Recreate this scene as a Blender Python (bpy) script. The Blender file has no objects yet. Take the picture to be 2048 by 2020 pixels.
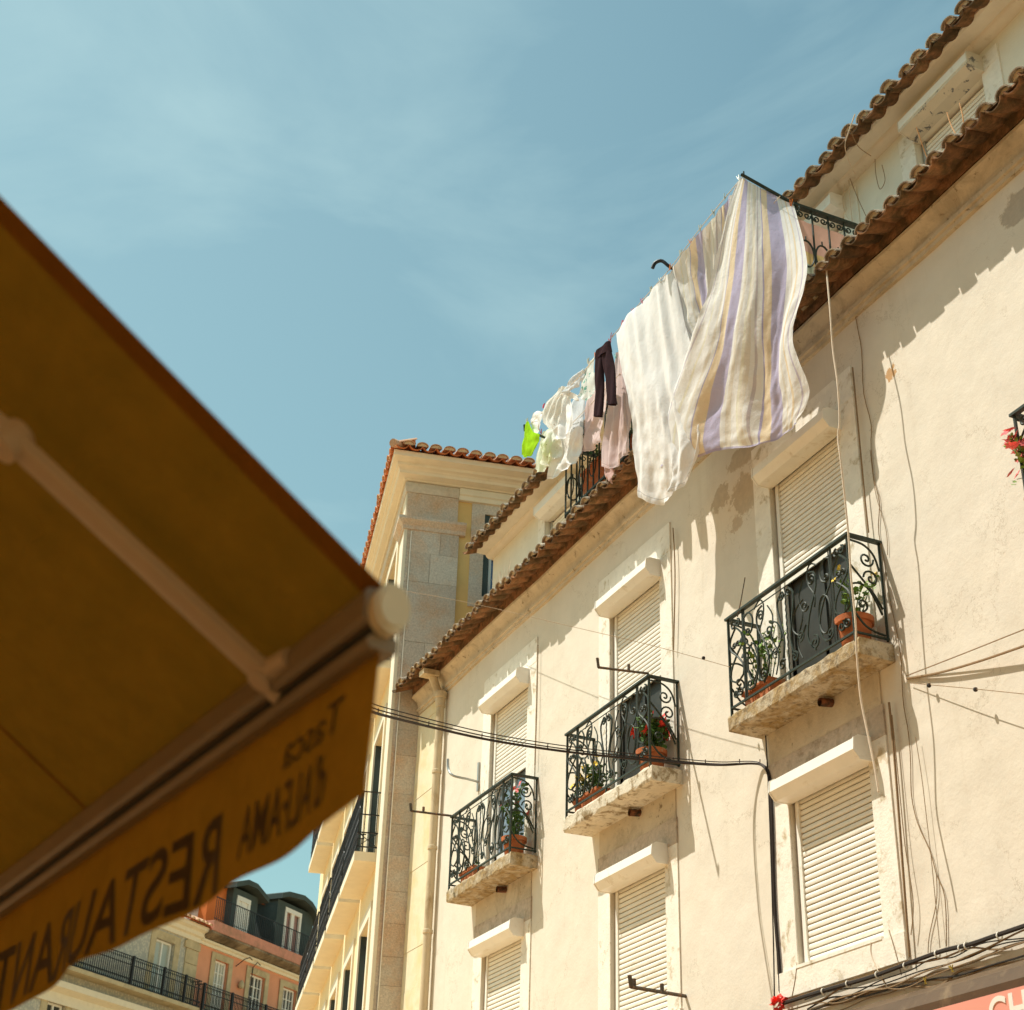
import bpy, math, random
from mathutils import Vector, Matrix, noise as mnoise
random.seed(7)
C = bpy.context.scene
col = C.collection
PI = math.pi
sin, cos = math.sin, math.cos

# ------------------------------------------------------------------ camera
FPX, PX, PY = 3040.0, 1024.0, 1010.0
RM = ((0.41041565, -0.43595482, -0.80093844), (0.91140629, 0.22495924, 0.34457497), (0.02995938, -0.8713993, 0.48965876))
CAM = Vector((0, 0, 1.6))
cd = bpy.data.cameras.new('camera')
co = bpy.data.objects.new('camera', cd); col.objects.link(co)
co.matrix_world = Matrix(((RM[0][0], -RM[0][1], -RM[0][2], 0), (RM[1][0], -RM[1][1], -RM[1][2], 0), (RM[2][0], -RM[2][1], -RM[2][2], 1.6), (0, 0, 0, 1)))
cd.sensor_fit = 'HORIZONTAL'; cd.sensor_width = 36; cd.lens = FPX / 2048 * 36
cd.clip_start = 0.05; cd.clip_end = 2000
cd.dof.use_dof = True; cd.dof.focus_distance = 15.5; cd.dof.aperture_fstop = 4.6
C.camera = co

# ------------------------------------------------------------------ sky, sun, exposure
SUN = Vector((0.55, 1.0, -2.13)).normalized()      # direction the light travels
EL = math.asin(-SUN.z)
w = bpy.data.worlds.new('World'); C.world = w; w.use_nodes = True
nt = w.node_tree; nt.nodes.clear()
def N(t, typ, **kw):
    n = t.nodes.new(typ)
    for k, v in kw.items():
        if k.startswith('i_'): n.inputs[int(k[2:])].default_value = v
        else: setattr(n, k, v)
    return n
sky = N(nt, 'ShaderNodeTexSky', sky_type='NISHITA', sun_disc=False, sun_elevation=EL, sun_rotation=math.atan2(-SUN.x, -SUN.y), air_density=1.3, dust_density=1.2, ozone_density=1.0)
tc = N(nt, 'ShaderNodeTexCoord')
mp = N(nt, 'ShaderNodeMapping'); mp.inputs['Scale'].default_value = (1.0, 2.6, 6.5); mp.inputs['Rotation'].default_value = (0.2, 0.35, 0.5)
nz = N(nt, 'ShaderNodeTexNoise'); nz.inputs['Scale'].default_value = 1.3; nz.inputs['Detail'].default_value = 7; nz.inputs['Roughness'].default_value = 0.55; nz.inputs['Distortion'].default_value = 0.6
rp = N(nt, 'ShaderNodeValToRGB'); rp.color_ramp.elements[0].position = 0.46; rp.color_ramp.elements[1].position = 0.74
rp.color_ramp.elements[0].color = (0, 0, 0, 1); rp.color_ramp.elements[1].color = (0.34, 0.34, 0.34, 1)
tint = N(nt, 'ShaderNodeMix', data_type='RGBA', blend_type='MULTIPLY'); tint.inputs[0].default_value = 1; tint.inputs[7].default_value = (1.02, 1.32, 1.02, 1)
cl = N(nt, 'ShaderNodeMix', data_type='RGBA'); cl.inputs[7].default_value = (4.9, 6.9, 7.0, 1)
bg = N(nt, 'ShaderNodeBackground'); bg.inputs[1].default_value = 0.10
wo = N(nt, 'ShaderNodeOutputWorld')
L = nt.links.new
L(tc.outputs['Generated'], mp.inputs[0]); L(mp.outputs[0], nz.inputs['Vector']); L(nz.outputs[0], rp.inputs[0])
L(sky.outputs[0], tint.inputs[6]); L(tint.outputs[2], cl.inputs[6]); 
LD = Vector((-0.62, -0.05, 0.35)).normalized()
dt = N(nt, 'ShaderNodeVectorMath', operation='DOT_PRODUCT'); dt.inputs[1].default_value = LD; L(tc.outputs['Generated'], dt.inputs[0])
dm = N(nt, 'ShaderNodeMapRange'); dm.inputs[1].default_value = 0.72; dm.inputs[2].default_value = 1.0; dm.inputs[3].default_value = 0; dm.inputs[4].default_value = 0.22; L(dt.outputs['Value'], dm.inputs[0])
ad = N(nt, 'ShaderNodeMath', operation='ADD', use_clamp=True); L(rp.outputs[0], ad.inputs[0]); L(dm.outputs[0], ad.inputs[1]); L(ad.outputs[0], cl.inputs[0])
L(cl.outputs[2], bg.inputs[0]); L(bg.outputs[0], wo.inputs[0])
sl = bpy.data.lights.new('sun', 'SUN'); sl.energy = 4.9; sl.angle = math.radians(0.5); sl.color = (1.0, 0.945, 0.84)
so = bpy.data.objects.new('sun', sl); col.objects.link(so)
so.rotation_euler = SUN.to_track_quat('-Z', 'Y').to_euler(); so.location = (-10, -20, 40)
C.view_settings.view_transform = 'Standard'; C.view_settings.look = 'None'; C.view_settings.exposure = 0.20; C.view_settings.gamma = 1
C.cycles.max_bounces = 8; C.cycles.diffuse_bounces = 5; C.cycles.transmission_bounces = 6

# ------------------------------------------------------------------ helpers
def ray(u, v):
    a, b, c = u - PX, v - PY, FPX
    return Vector([r[0]*a + r[1]*b + r[2]*c for r in RM])
def at(u, v, y): d = ray(u, v); return CAM + d * (y / d.y)          # a pixel of the photo on a vertical plane y = const
def onplane(u, v, p0, n): d = ray(u, v); return CAM + d * ((p0 - CAM).dot(n) / d.dot(n))

def lay(o, label=None, cat=None, group=None, kind=None):
    if label: o['label'] = label
    if cat: o['category'] = cat
    if group: o['group'] = group
    if kind: o['kind'] = kind
    return o
def empty(name, loc, rz=0, label=None, cat=None, group=None):
    o = bpy.data.objects.new(name, None); col.objects.link(o); o.location = loc; o.rotation_euler = (0, 0, rz); o.empty_display_size = 0.2
    return lay(o, label, cat, group)
def wmat(o):
    m = Matrix.Translation(o.location) @ o.rotation_euler.to_matrix().to_4x4() @ Matrix.Diagonal((*o.scale, 1))
    return (wmat(o.parent) @ m) if o.parent else m
def copy_tree(o, loc=None, rz=None, sc=None, parent=None):
    c = o.copy(); col.objects.link(c); c.parent = parent
    if loc is not None: c.location = loc
    if rz is not None: c.rotation_euler = (0, 0, rz)
    if sc is not None: c.scale = (sc, sc, sc)
    for ch in [x for x in o.children]: copy_tree(ch, parent=c)
    return c

class MB:
    def __init__(s, M=None): s.v = []; s.f = []; s.M = M; s.mi = []; s.uv = {}; s.cur = 0
    def add(s, vs, fs):
        b = len(s.v)
        for p in vs:
            p = Vector(p); s.v.append(s.M @ p if s.M else p)
        for f in fs: s.f.append([b + i for i in f]); s.mi.append(s.cur)
        return s
    def box(s, x0, x1, y0, y1, z0, z1):
        return s.add([(x, y, z) for z in (z0, z1) for y in (y0, y1) for x in (x0, x1)], [(0, 2, 3, 1), (4, 5, 7, 6), (0, 1, 5, 4), (2, 6, 7, 3), (0, 4, 6, 2), (1, 3, 7, 5)])
    def cbox(s, c, dx, dy, dz): return s.box(c[0]-dx/2, c[0]+dx/2, c[1]-dy/2, c[1]+dy/2, c[2]-dz/2, c[2]+dz/2)
    def quad(s, a, b, c, d): return s.add([a, b, c, d], [(0, 1, 2, 3)])
    def extx(s, prof, x0, x1, caps=True, closed=True):      # extrude a (y,z) profile along x; x0, x1 may be lists (path in x, dy, dz)
        n = len(prof)
        vs = [(x0, p[0], p[1]) for p in prof] + [(x1, p[0], p[1]) for p in prof]
        fs = [(i, (i+1) % n, n + (i+1) % n, n + i) for i in range(n if closed else n-1)]
        if caps: fs += [tuple(range(n))[::-1], tuple(range(n, 2*n))]
        return s.add(vs, fs)
    def sweepx(s, prof, xs, dz=lambda x: 0, dy=lambda x: 0, closed=False):
        n = len(prof); vs = []; fs = []
        for x in xs: vs += [(x, p[0] + dy(x), p[1] + dz(x)) for p in prof]
        m = n if closed else n-1
        for k in range(len(xs)-1):
            fs += [(k*n+i, k*n+(i+1) % n, (k+1)*n+(i+1) % n, (k+1)*n+i) for i in range(m)]
        if closed: fs += [tuple(range(n))[::-1], tuple((len(xs)-1)*n + i for i in range(n))]
        return s.add(vs, fs)
    def tube(s, pts, r, n=6, caps=True):
        pts = [Vector(p) for p in pts]
        if len(pts) < 2: return s
        rr = r if isinstance(r, (list, tuple)) else [r]*len(pts)
        vs = []; fs = []; prev = None
        for i, p in enumerate(pts):
            t = (pts[min(i+1, len(pts)-1)] - pts[max(i-1, 0)])
            if t.length < 1e-9: t = Vector((0, 0, 1))
            t.normalize()
            if prev is None:
                a = Vector((0, 0, 1)) if abs(t.z) < 0.9 else Vector((1, 0, 0))
                u = t.cross(a).normalized()
            else:
                u = (prev - t * prev.dot(t))
                u = u.normalized() if u.length > 1e-6 else t.orthogonal().normalized()
            prev = u; q = t.cross(u)
            for k in range(n):
                an = 2*PI*k/n + PI/n
                vs.append(p + (u*cos(an) + q*sin(an))*rr[i])
        for i in range(len(pts)-1):
            for k in range(n): fs.append((i*n+k, i*n+(k+1) % n, (i+1)*n+(k+1) % n, (i+1)*n+k))
        if caps: fs += [tuple(range(n))[::-1], tuple((len(pts)-1)*n+k for k in range(n))]
        return s.add(vs, fs)
    def lathe(s, prof, c=(0, 0, 0), n=20, sx=1, sy=1):
        vs = []; fs = []
        for (r, z) in prof: vs += [(c[0] + r*sx*cos(2*PI*k/n), c[1] + r*sy*sin(2*PI*k/n), c[2] + z) for k in range(n)]
        for i in range(len(prof)-1):
            for k in range(n): fs.append((i*n+k, i*n+(k+1) % n, (i+1)*n+(k+1) % n, (i+1)*n+k))
        return s.add(vs, fs)
    def wall(s, x0, x1, z0, z1, y, holes=(), depth=0.25, zs=(), back=0.25):      # front face at y with rectangular holes and their reveals
        X = sorted({x0, x1, *[h[0] for h in holes], *[h[1] for h in holes]}); Z = sorted({z0, z1, *zs, *[h[2] for h in holes], *[h[3] for h in holes]})
        X = [x for x in X if x0 <= x <= x1]; Z = [z for z in Z if z0 <= z <= z1]
        for a, b in zip(X, X[1:]):
            for c, d in zip(Z, Z[1:]):
                mx, mz = (a+b)/2, (c+d)/2
                if any(h[0] < mx < h[1] and h[2] < mz < h[3] for h in holes): continue
                s.quad((a, y, c), (b, y, c), (b, y, d), (a, y, d))
        for h in holes:
            a, b, c, d = h[:4]
            s.quad((a, y, c), (a, y, d), (a, y+depth, d), (a, y+depth, c)); s.quad((b, y, c), (b, y+depth, c), (b, y+depth, d), (b, y, d))
            s.quad((a, y, d), (b, y, d), (b, y+depth, d), (a, y+depth, d)); s.quad((a, y, c), (a, y+depth, c), (b, y+depth, c), (b, y, c))
        # solid sides and back so that the wall has its thickness
        t = y + back
        s.quad((x0, y, z0), (x0, y, z1), (x0, t, z1), (x0, t, z0)); s.quad((x1, y, z0), (x1, t, z0), (x1, t, z1), (x1, y, z1))
        return s
    def build(s, name, mat, parent=None, smooth=False, kind=None):
        me = bpy.data.meshes.new(name)
        inv = wmat(parent).inverted() if parent else Matrix.Identity(4)
        me.from_pydata([inv @ p for p in s.v], [], s.f)
        for m in (mat if isinstance(mat, (list, tuple)) else [mat]): me.materials.append(m)
        if any(s.mi):
            for p, i in zip(me.polygons, s.mi): p.material_index = i
        if smooth:
            for p in me.polygons: p.use_smooth = True
        if s.uv:
            ul = me.uv_layers.new(name='UVMap')
            for lp in me.loops: ul.data[lp.index].uv = s.uv.get(lp.vertex_index, (0, 0))
        me.update()
        if smooth and smooth != 'all':
            try: me.set_sharp_from_angle(angle=math.radians(smooth if smooth is not True else 40))
            except Exception: pass
        o = bpy.data.objects.new(name, me); col.objects.link(o)
        if parent: o.parent = parent
        if kind: o['kind'] = kind
        return o
    def fixn(s): return s

def catmull(P, n):
    P = [Vector(p) for p in P]; out = []
    if len(P) == 2: return [P[0].lerp(P[1], i/(n-1)) for i in range(n)]
    for i in range(n):
        t = i/(n-1)*(len(P)-1); k = min(int(t), len(P)-2); t -= k
        p0, p1, p2, p3 = P[max(k-1, 0)], P[k], P[k+1], P[min(k+2, len(P)-1)]
        out.append(0.5*((2*p1) + (p2-p0)*t + (2*p0-5*p1+4*p2-p3)*t*t + (3*p1-p0-3*p2+p3)*t**3))
    return out

# ------------------------------------------------------------------ materials
MC = {}
def mat(name, color, rough=0.8, var=0.12, scale=6, bump=0.0, bscale=40, spec=0.3, color2=None, mix2=(0.5, 0.7), s2=2.0, metal=0, stretch=(1, 1, 1), coat=0, extra=None, rnd=0, wav=0):
    if name in MC: return MC[name]
    m = bpy.data.materials.new(name); m.use_nodes = True; t = m.node_tree; b = t.nodes['Principled BSDF']; Lk = t.links.new
    b.inputs['Roughness'].default_value = rough; b.inputs['Metallic'].default_value = metal; b.inputs['Specular IOR Level'].default_value = spec
    g = N(t, 'ShaderNodeNewGeometry'); mpn = N(t, 'ShaderNodeMapping'); mpn.inputs['Scale'].default_value = stretch; Lk(g.outputs['Position'], mpn.inputs[0])
    n1 = N(t, 'ShaderNodeTexNoise'); n1.inputs['Scale'].default_value = scale; n1.inputs['Detail'].default_value = 6; n1.inputs['Roughness'].default_value = 0.6; Lk(mpn.outputs[0], n1.inputs['Vector'])
    mr = N(t, 'ShaderNodeMapRange'); mr.inputs[1].default_value = 0.3; mr.inputs[2].default_value = 0.7; mr.inputs[3].default_value = 1 - var; mr.inputs[4].default_value = 1 + var; Lk(n1.outputs[0], mr.inputs[0])
    base = N(t, 'ShaderNodeRGB'); base.outputs[0].default_value = (*color, 1); cur = base.outputs[0]
    if color2:
        n2 = N(t, 'ShaderNodeTexNoise'); n2.inputs['Scale'].default_value = s2; n2.inputs['Detail'].default_value = 9; n2.inputs['Roughness'].default_value = 0.68; n2.inputs['Distortion'].default_value = 0.4; Lk(mpn.outputs[0], n2.inputs['Vector'])
        r2 = N(t, 'ShaderNodeMapRange'); r2.inputs[1].default_value = mix2[0]; r2.inputs[2].default_value = mix2[1]; Lk(n2.outputs[0], r2.inputs[0])
        mx = N(t, 'ShaderNodeMix', data_type='RGBA'); Lk(r2.outputs[0], mx.inputs[0]); Lk(cur, mx.inputs[6]); mx.inputs[7].default_value = (*color2, 1); cur = mx.outputs[2]
    if extra: cur = extra(t, cur, g.outputs['Position'])
    if rnd:
        oi = N(t, 'ShaderNodeNewGeometry'); rr = N(t, 'ShaderNodeMapRange'); rr.inputs[3].default_value = 1-rnd; rr.inputs[4].default_value = 1+rnd; Lk(oi.outputs['Random Per Island'], rr.inputs[0])
        vm0 = N(t, 'ShaderNodeVectorMath', operation='SCALE'); Lk(cur, vm0.inputs[0]); Lk(rr.outputs[0], vm0.inputs[3]); cur = vm0.outputs[0]
    vm = N(t, 'ShaderNodeVectorMath', operation='SCALE'); Lk(cur, vm.inputs[0]); Lk(mr.outputs[0], vm.inputs[3]); Lk(vm.outputs[0], b.inputs['Base Color'])
    if bump:
        nb = N(t, 'ShaderNodeTexNoise'); nb.inputs['Scale'].default_value = bscale; nb.inputs['Detail'].default_value = 5; nb.inputs['Roughness'].default_value = 0.65; Lk(g.outputs['Position'], nb.inputs['Vector'])
        bp = N(t, 'ShaderNodeBump'); bp.inputs['Strength'].default_value = bump; bp.inputs['Distance'].default_value = 0.012; Lk(nb.outputs[0], bp.inputs['Height']); Lk(bp.outputs[0], b.inputs['Normal'])
    if wav:
        nw = N(t, 'ShaderNodeTexNoise'); nw.inputs['Scale'].default_value = 2.6; nw.inputs['Detail'].default_value = 3; Lk(g.outputs['Position'], nw.inputs['Vector'])
        bw = N(t, 'ShaderNodeBump'); bw.inputs['Strength'].default_value = 1.0; bw.inputs['Distance'].default_value = wav; Lk(nw.outputs[0], bw.inputs['Height'])
        if bump: Lk(bw.outputs[0], bp.inputs['Normal'])
        else: Lk(bw.outputs[0], b.inputs['Normal'])
    if coat: b.inputs['Coat Weight'].default_value = coat
    MC[name] = m
    return m

def mapr(t, src, a, b, c=0, d=1):
    r = N(t, 'ShaderNodeMapRange'); r.inputs[1].default_value = a; r.inputs[2].default_value = b; r.inputs[3].default_value = c; r.inputs[4].default_value = d; t.links.new(src, r.inputs[0]); return r.outputs[0]
def mth(t, op, a, b=None):
    n = N(t, 'ShaderNodeMath', operation=op)
    for i, x in enumerate((a, b)):
        if x is None: continue
        if isinstance(x, (int, float)): n.inputs[i].default_value = x
        else: t.links.new(x, n.inputs[i])
    return n.outputs[0]
def mixc(t, fac, a, b):
    m = N(t, 'ShaderNodeMix', data_type='RGBA'); t.links.new(fac, m.inputs[0]); t.links.new(a, m.inputs[6])
    if isinstance(b, tuple): m.inputs[7].default_value = (*b, 1)
    else: t.links.new(b, m.inputs[7])
    return m.outputs[2]
def noise(t, vec, scale, detail=6, rough=0.6, dist=0, stretch=None):
    if stretch:
        mm = N(t, 'ShaderNodeMapping'); mm.inputs['Scale'].default_value = stretch; t.links.new(vec, mm.inputs[0]); vec = mm.outputs[0]
    n = N(t, 'ShaderNodeTexNoise'); n.inputs['Scale'].default_value = scale; n.inputs['Detail'].default_value = detail; n.inputs['Roughness'].default_value = rough; n.inputs['Distortion'].default_value = dist
    t.links.new(vec, n.inputs['Vector']); return n.outputs[0]
def patch(t, pos, c, r, edge=0.5, sc=5):
    """mask: 1 inside a ragged ellipse at c=(x,z) radius r=(rx,rz)"""
    mm = N(t, 'ShaderNodeMapping'); mm.vector_type = 'POINT'
    mm.inputs['Location'].default_value = (-c[0]/r[0], 0, -c[1]/r[1]); mm.inputs['Scale'].default_value = (1/r[0], 0, 1/r[1]); t.links.new(pos, mm.inputs[0])
    ln = N(t, 'ShaderNodeVectorMath', operation='LENGTH'); t.links.new(mm.outputs[0], ln.inputs[0])
    nn = noise(t, pos, sc, 8, 0.7, 0.3)
    v = mth(t, 'ADD', mth(t, 'SUBTRACT', 1.0, ln.outputs['Value']), mth(t, 'MULTIPLY', mth(t, 'SUBTRACT', nn, 0.5), 2.6*edge))
    return mapr(t, v, 0.0, 0.05)
def facade_extra(t, cur, pos):
    big = mapr(t, noise(t, pos, 0.6, 5, 0.6, 0.5), 0.35, 0.7)
    cur = mixc(t, mth(t, 'MULTIPLY', big, 0.45), cur, (0.68, 0.60, 0.47))
    # rain streaks
    st = mapr(t, noise(t, pos, 1.0, 6, 0.7, 0.2, (5.0, 5.0, 0.35)), 0.56, 0.78)
    cur = mixc(t, mth(t, 'MULTIPLY', st, 0.30), cur, (0.50, 0.42, 0.30))
    # hairline cracks
    vo = N(t, 'ShaderNodeTexVoronoi', feature='DISTANCE_TO_EDGE'); vo.inputs['Scale'].default_value = 0.75
    wv = N(t, 'ShaderNodeVectorMath', operation='ADD'); nv = N(t, 'ShaderNodeTexNoise'); nv.inputs['Scale'].default_value = 2.2; nv.inputs['Detail'].default_value = 6; nv.inputs['Roughness'].default_value = 0.7
    t.links.new(pos, nv.inputs['Vector']); sc = N(t, 'ShaderNodeVectorMath', operation='SCALE'); sc.inputs[3].default_value = 1.3; t.links.new(nv.outputs[1], sc.inputs[0]); t.links.new(pos, wv.inputs[0]); t.links.new(sc.outputs[0], wv.inputs[1]); t.links.new(wv.outputs[0], vo.inputs['Vector'])
    cr = mapr(t, vo.outputs['Distance'], 0.0, 0.008, 1, 0); gate = mapr(t, noise(t, pos, 0.8, 3), 0.42, 0.55)
    cur = mixc(t, mth(t, 'MULTIPLY', mth(t, 'MULTIPLY', cr, gate), 0.5), cur, (0.36, 0.28, 0.18))
    sp = mapr(t, noise(t, pos, 11, 9, 0.8, 0.5), 0.70, 0.74)
    cur = mixc(t, mth(t, 'MULTIPLY', sp, 0.6), cur, (0.50, 0.38, 0.24))
    # places where the paint has come off
    for c, r, e, s, colr in (((-11.28, 9.26), (0.24, 0.22), 1.0, 5, (0.52, 0.44, 0.33)), ((-11.72, 9.46), (0.17, 0.15), 1.1, 6, (0.52, 0.44, 0.33)), ((-11.15, 9.74), (0.42, 0.13), 0.9, 6, (0.54, 0.45, 0.33)), ((-11.45, 9.02), (0.10, 0.10), 1.1, 9, (0.54, 0.45, 0.34)), ((-7.02, 9.82), (0.25, 0.15), 0.6, 6, (0.46, 0.40, 0.32)),
                          ((-8.86, 9.28), (0.075, 0.07), 1.1, 14, (0.50, 0.30, 0.14)), ((-14.32, 9.62), (0.16, 0.08), 0.7, 8, (0.48, 0.38, 0.26))):
        pn = mixc(t, mapr(t, noise(t, pos, 18, 8, 0.7), 0.45, 0.62), mixc(t, mapr(t, noise(t, pos, 5, 3), 0, 1, 0, 0), cur, colr), colr) if False else None
        inner = N(t, 'ShaderNodeMix', data_type='RGBA'); t.links.new(mapr(t, noise(t, pos, 15, 8, 0.7), 0.42, 0.62), inner.inputs[0]); inner.inputs[6].default_value = (*colr, 1); inner.inputs[7].default_value = (*[min(1, q*1.12) for q in colr], 1)
        cur = mixc(t, patch(t, pos, c, (r[0]*1.07, r[1]*1.09), e, s), cur, (0.66, 0.58, 0.46)); cur = mixc(t, patch(t, pos, c, r, e, s), cur, inner.outputs[2])
    return cur
def cornice_extra(t, cur, pos):
    a = mapr(t, noise(t, pos, 2.4, 9, 0.72, 0.6), 0.48, 0.66)
    cur = mixc(t, mth(t, 'MULTIPLY', a, 0.7), cur, (0.33, 0.27, 0.19))
    b = mapr(t, noise(t, pos, 9, 8, 0.75, 0.4), 0.59, 0.66)
    cur = mixc(t, mth(t, 'MULTIPLY', b, 0.8), cur, (0.16, 0.11, 0.06))
    sx = N(t, 'ShaderNodeSeparateXYZ'); t.links.new(pos, sx.inputs[0])
    return cur
def slab_extra(t, cur, pos):
    a = mapr(t, noise(t, pos, 5, 9, 0.72, 0.6), 0.40, 0.58)
    cur = mixc(t, mth(t, 'MULTIPLY', a, 0.9), cur, (0.34, 0.22, 0.08))
    b = mapr(t, noise(t, pos, 14, 8, 0.75, 0.3), 0.50, 0.62)
    return mixc(t, mth(t, 'MULTIPLY', b, 0.7), cur, (0.12, 0.085, 0.05))

M_wall = mat('stucco', (0.765, 0.70, 0.595), 0.92, 0.045, 3, 0.22, 38, extra=facade_extra, wav=0.013)
M_attic = mat('attic stucco', (0.80, 0.745, 0.62), 0.92, 0.05, 3, 0.2, 30, color2=(0.62, 0.54, 0.42), mix2=(0.58, 0.8), s2=2)
M_corn = mat('cornice plaster', (0.60, 0.51, 0.38), 0.92, 0.08, 6, 0.5, 25, extra=cornice_extra)
M_coving = mat('attic coving', (0.78, 0.72, 0.60), 0.85, 0.06, 5, 0.15, 20, color2=(0.5, 0.42, 0.28), mix2=(0.6, 0.8), s2=4)
M_stone = mat('window stone', (0.87, 0.82, 0.72), 0.9, 0.08, 9, 0.4, 45, color2=(0.52, 0.43, 0.28), mix2=(0.55, 0.68), s2=6)
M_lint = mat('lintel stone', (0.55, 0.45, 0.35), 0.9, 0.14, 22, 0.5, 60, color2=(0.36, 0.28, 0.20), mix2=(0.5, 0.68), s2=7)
M_slab = mat('weathered slab', (0.56, 0.48, 0.35), 0.95, 0.12, 10, 0.9, 30, extra=slab_extra)
M_slabw = mat('painted slab', (0.70, 0.63, 0.50), 0.95, 0.12, 10, 0.8, 30, color2=(0.30, 0.22, 0.12), mix2=(0.50, 0.60), s2=7)
M_ash = mat('quoin stone', (0.60, 0.54, 0.45), 0.9, 0.10, 14, 0.6, 45, color2=(0.52, 0.37, 0.24), mix2=(0.52, 0.72), s2=1.2)
M_qy = mat('yellowed quoin', (0.78, 0.70, 0.50), 0.9, 0.05, 8, 0.3, 35, color2=(0.74, 0.56, 0.26), mix2=(0.46, 0.72), s2=1.6)
M_pvc = mat('white plastic', (0.90, 0.87, 0.79), 0.45, 0.04, 4, color2=(0.60, 0.52, 0.38), mix2=(0.58, 0.80), s2=7)
M_pvcold = mat('flaking box paint', (0.66, 0.60, 0.48), 0.6, 0.05, 5, color2=(0.16, 0.16, 0.16), mix2=(0.555, 0.60), s2=9)
M_slat = mat('shutter slat', (0.88, 0.85, 0.76), 0.5, 0.06, 5, color2=(0.66, 0.58, 0.44), mix2=(0.58, 0.80), s2=3, stretch=(1, 1, 2.5))
M_slatd = mat('shutter gap', (0.26, 0.21, 0.13), 0.8, 0.1)
M_dark = mat('dark interior', (0.035, 0.035, 0.03), 0.6, 0.2, 3)
M_glassd = mat('window pane', (0.03, 0.05, 0.08), 0.05, 0.1, 2, spec=1.0)
M_door = mat('dark door', (0.05, 0.05, 0.042), 0.5, 0.2, 5, spec=0.2)
M_reflglass = mat('reflection tinted glass', (0.20, 0.25, 0.30), 0.12, 0.3, 4, spec=0.8)  # blue-grey base colour stands in for the reflection in the door glass
M_iron = mat('green iron', (0.038, 0.050, 0.038), 0.55, 0.3, 40, 0.2, 120, spec=0.25, color2=(0.16, 0.10, 0.05), mix2=(0.62, 0.72), s2=12)
M_ironb = mat('black iron', (0.02, 0.02, 0.022), 0.5, 0.2, 30)
M_rust = mat('rusty bracket', (0.08, 0.065, 0.045), 0.8, 0.3, 50, 0.3, 90, color2=(0.22, 0.10, 0.04), mix2=(0.5, 0.62), s2=20)
M_tileold = mat('weathered tile', (0.30, 0.15, 0.07), 0.95, 0.25, 22, 0.8, 60, color2=(0.12, 0.075, 0.035), mix2=(0.40, 0.58), s2=6, rnd=0.45)
M_tiletop = mat('lichen tile', (0.34, 0.27, 0.20), 0.95, 0.25, 22, 0.8, 60, color2=(0.52, 0.46, 0.36), mix2=(0.48, 0.62), s2=14, rnd=0.25)
M_tilenew = mat('red tile', (0.50, 0.155, 0.055), 0.85, 0.12, 16, 0.3, 60, rnd=0.22)
M_mortar = mat('tile mortar', (0.60, 0.50, 0.36), 0.95, 0.1, 16, 0.4, 50)
M_yellow = mat('yellow stucco', (0.74, 0.50, 0.20), 0.9, 0.05, 3, 0.2, 30, color2=(0.66, 0.42, 0.16), mix2=(0.5, 0.75), s2=1.5)
M_ycream = mat('pale yellow stucco', (0.82, 0.68, 0.42), 0.9, 0.05, 3, 0.2, 30)
M_creamc = mat('cream moulding', (0.78, 0.71, 0.56), 0.85, 0.05, 4, 0.15, 20, color2=(0.62, 0.53, 0.36), mix2=(0.6, 0.85), s2=3)
M_gran = mat('granite block', (0.60, 0.54, 0.46), 0.9, 0.20, 38, 0.9, 55, color2=(0.62, 0.42, 0.27), mix2=(0.46, 0.66), s2=1.1, rnd=0.10)
M_terra = mat('terracotta', (0.50, 0.155, 0.055), 0.8, 0.16, 12, 0.2, 40, color2=(0.50, 0.34, 0.22), mix2=(0.55, 0.70), s2=11)
M_soil = mat('potting soil', (0.05, 0.03, 0.02), 1, 0.3, 50, 0.8, 60)
M_leaf = mat('leaf', (0.07, 0.15, 0.03), 0.5, 0.25, 30, rnd=0.3, spec=0.4)
M_leafl = mat('light leaf', (0.18, 0.32, 0.05), 0.5, 0.2, 30, rnd=0.3, spec=0.4)
M_red = mat('red petal', (0.80, 0.06, 0.04), 0.6, 0.15, 30, rnd=0.25)
M_pinkp = mat('pink petal', (0.88, 0.20, 0.20), 0.6, 0.15, 30, rnd=0.25)
M_yel = mat('yellow petal', (0.85, 0.58, 0.05), 0.6, 0.15, 30, rnd=0.2)
M_cable = mat('cable rubber', (0.035, 0.025, 0.02), 0.6, 0.2, 30)
M_cord = mat('pale cord', (0.72, 0.60, 0.46), 0.8, 0.1, 30)
M_cordd = mat('brown cord', (0.30, 0.20, 0.11), 0.8, 0.15, 30)
M_pipe = mat('painted pipe', (0.64, 0.52, 0.34), 0.6, 0.08, 6, 0.1, 30, color2=(0.42, 0.30, 0.16), mix2=(0.52, 0.68), s2=3, stretch=(1, 1, 0.5))
M_zinc = mat('galvanised tube', (0.45, 0.46, 0.44), 0.45, 0.1, 10, metal=0.6)
M_ground = mat('cobbles', (0.54, 0.36, 0.19), 0.9, 0.2, 8, 0.6, 12)
M_pinkw = mat('pink stucco', (0.72, 0.33, 0.20), 0.9, 0.06, 1.2, 0.2, 12, color2=(0.58, 0.26, 0.16), mix2=(0.5, 0.75), s2=0.5)
M_bstone = mat('weathered surround', (0.52, 0.43, 0.27), 0.9, 0.15, 2.5, 0.4, 10, color2=(0.30, 0.22, 0.12), mix2=(0.55, 0.72), s2=1.2)
M_slate = mat('slate cladding', (0.055, 0.075, 0.07), 0.7, 0.2, 2, 0.2, 10)
M_orange = mat('orange stucco', (0.72, 0.20, 0.05), 0.9, 0.08, 1)
M_white = mat('white joinery', (0.82, 0.80, 0.74), 0.5, 0.02)
M_whitew = mat('white stucco', (0.78, 0.75, 0.68), 0.9, 0.05, 2)
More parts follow.
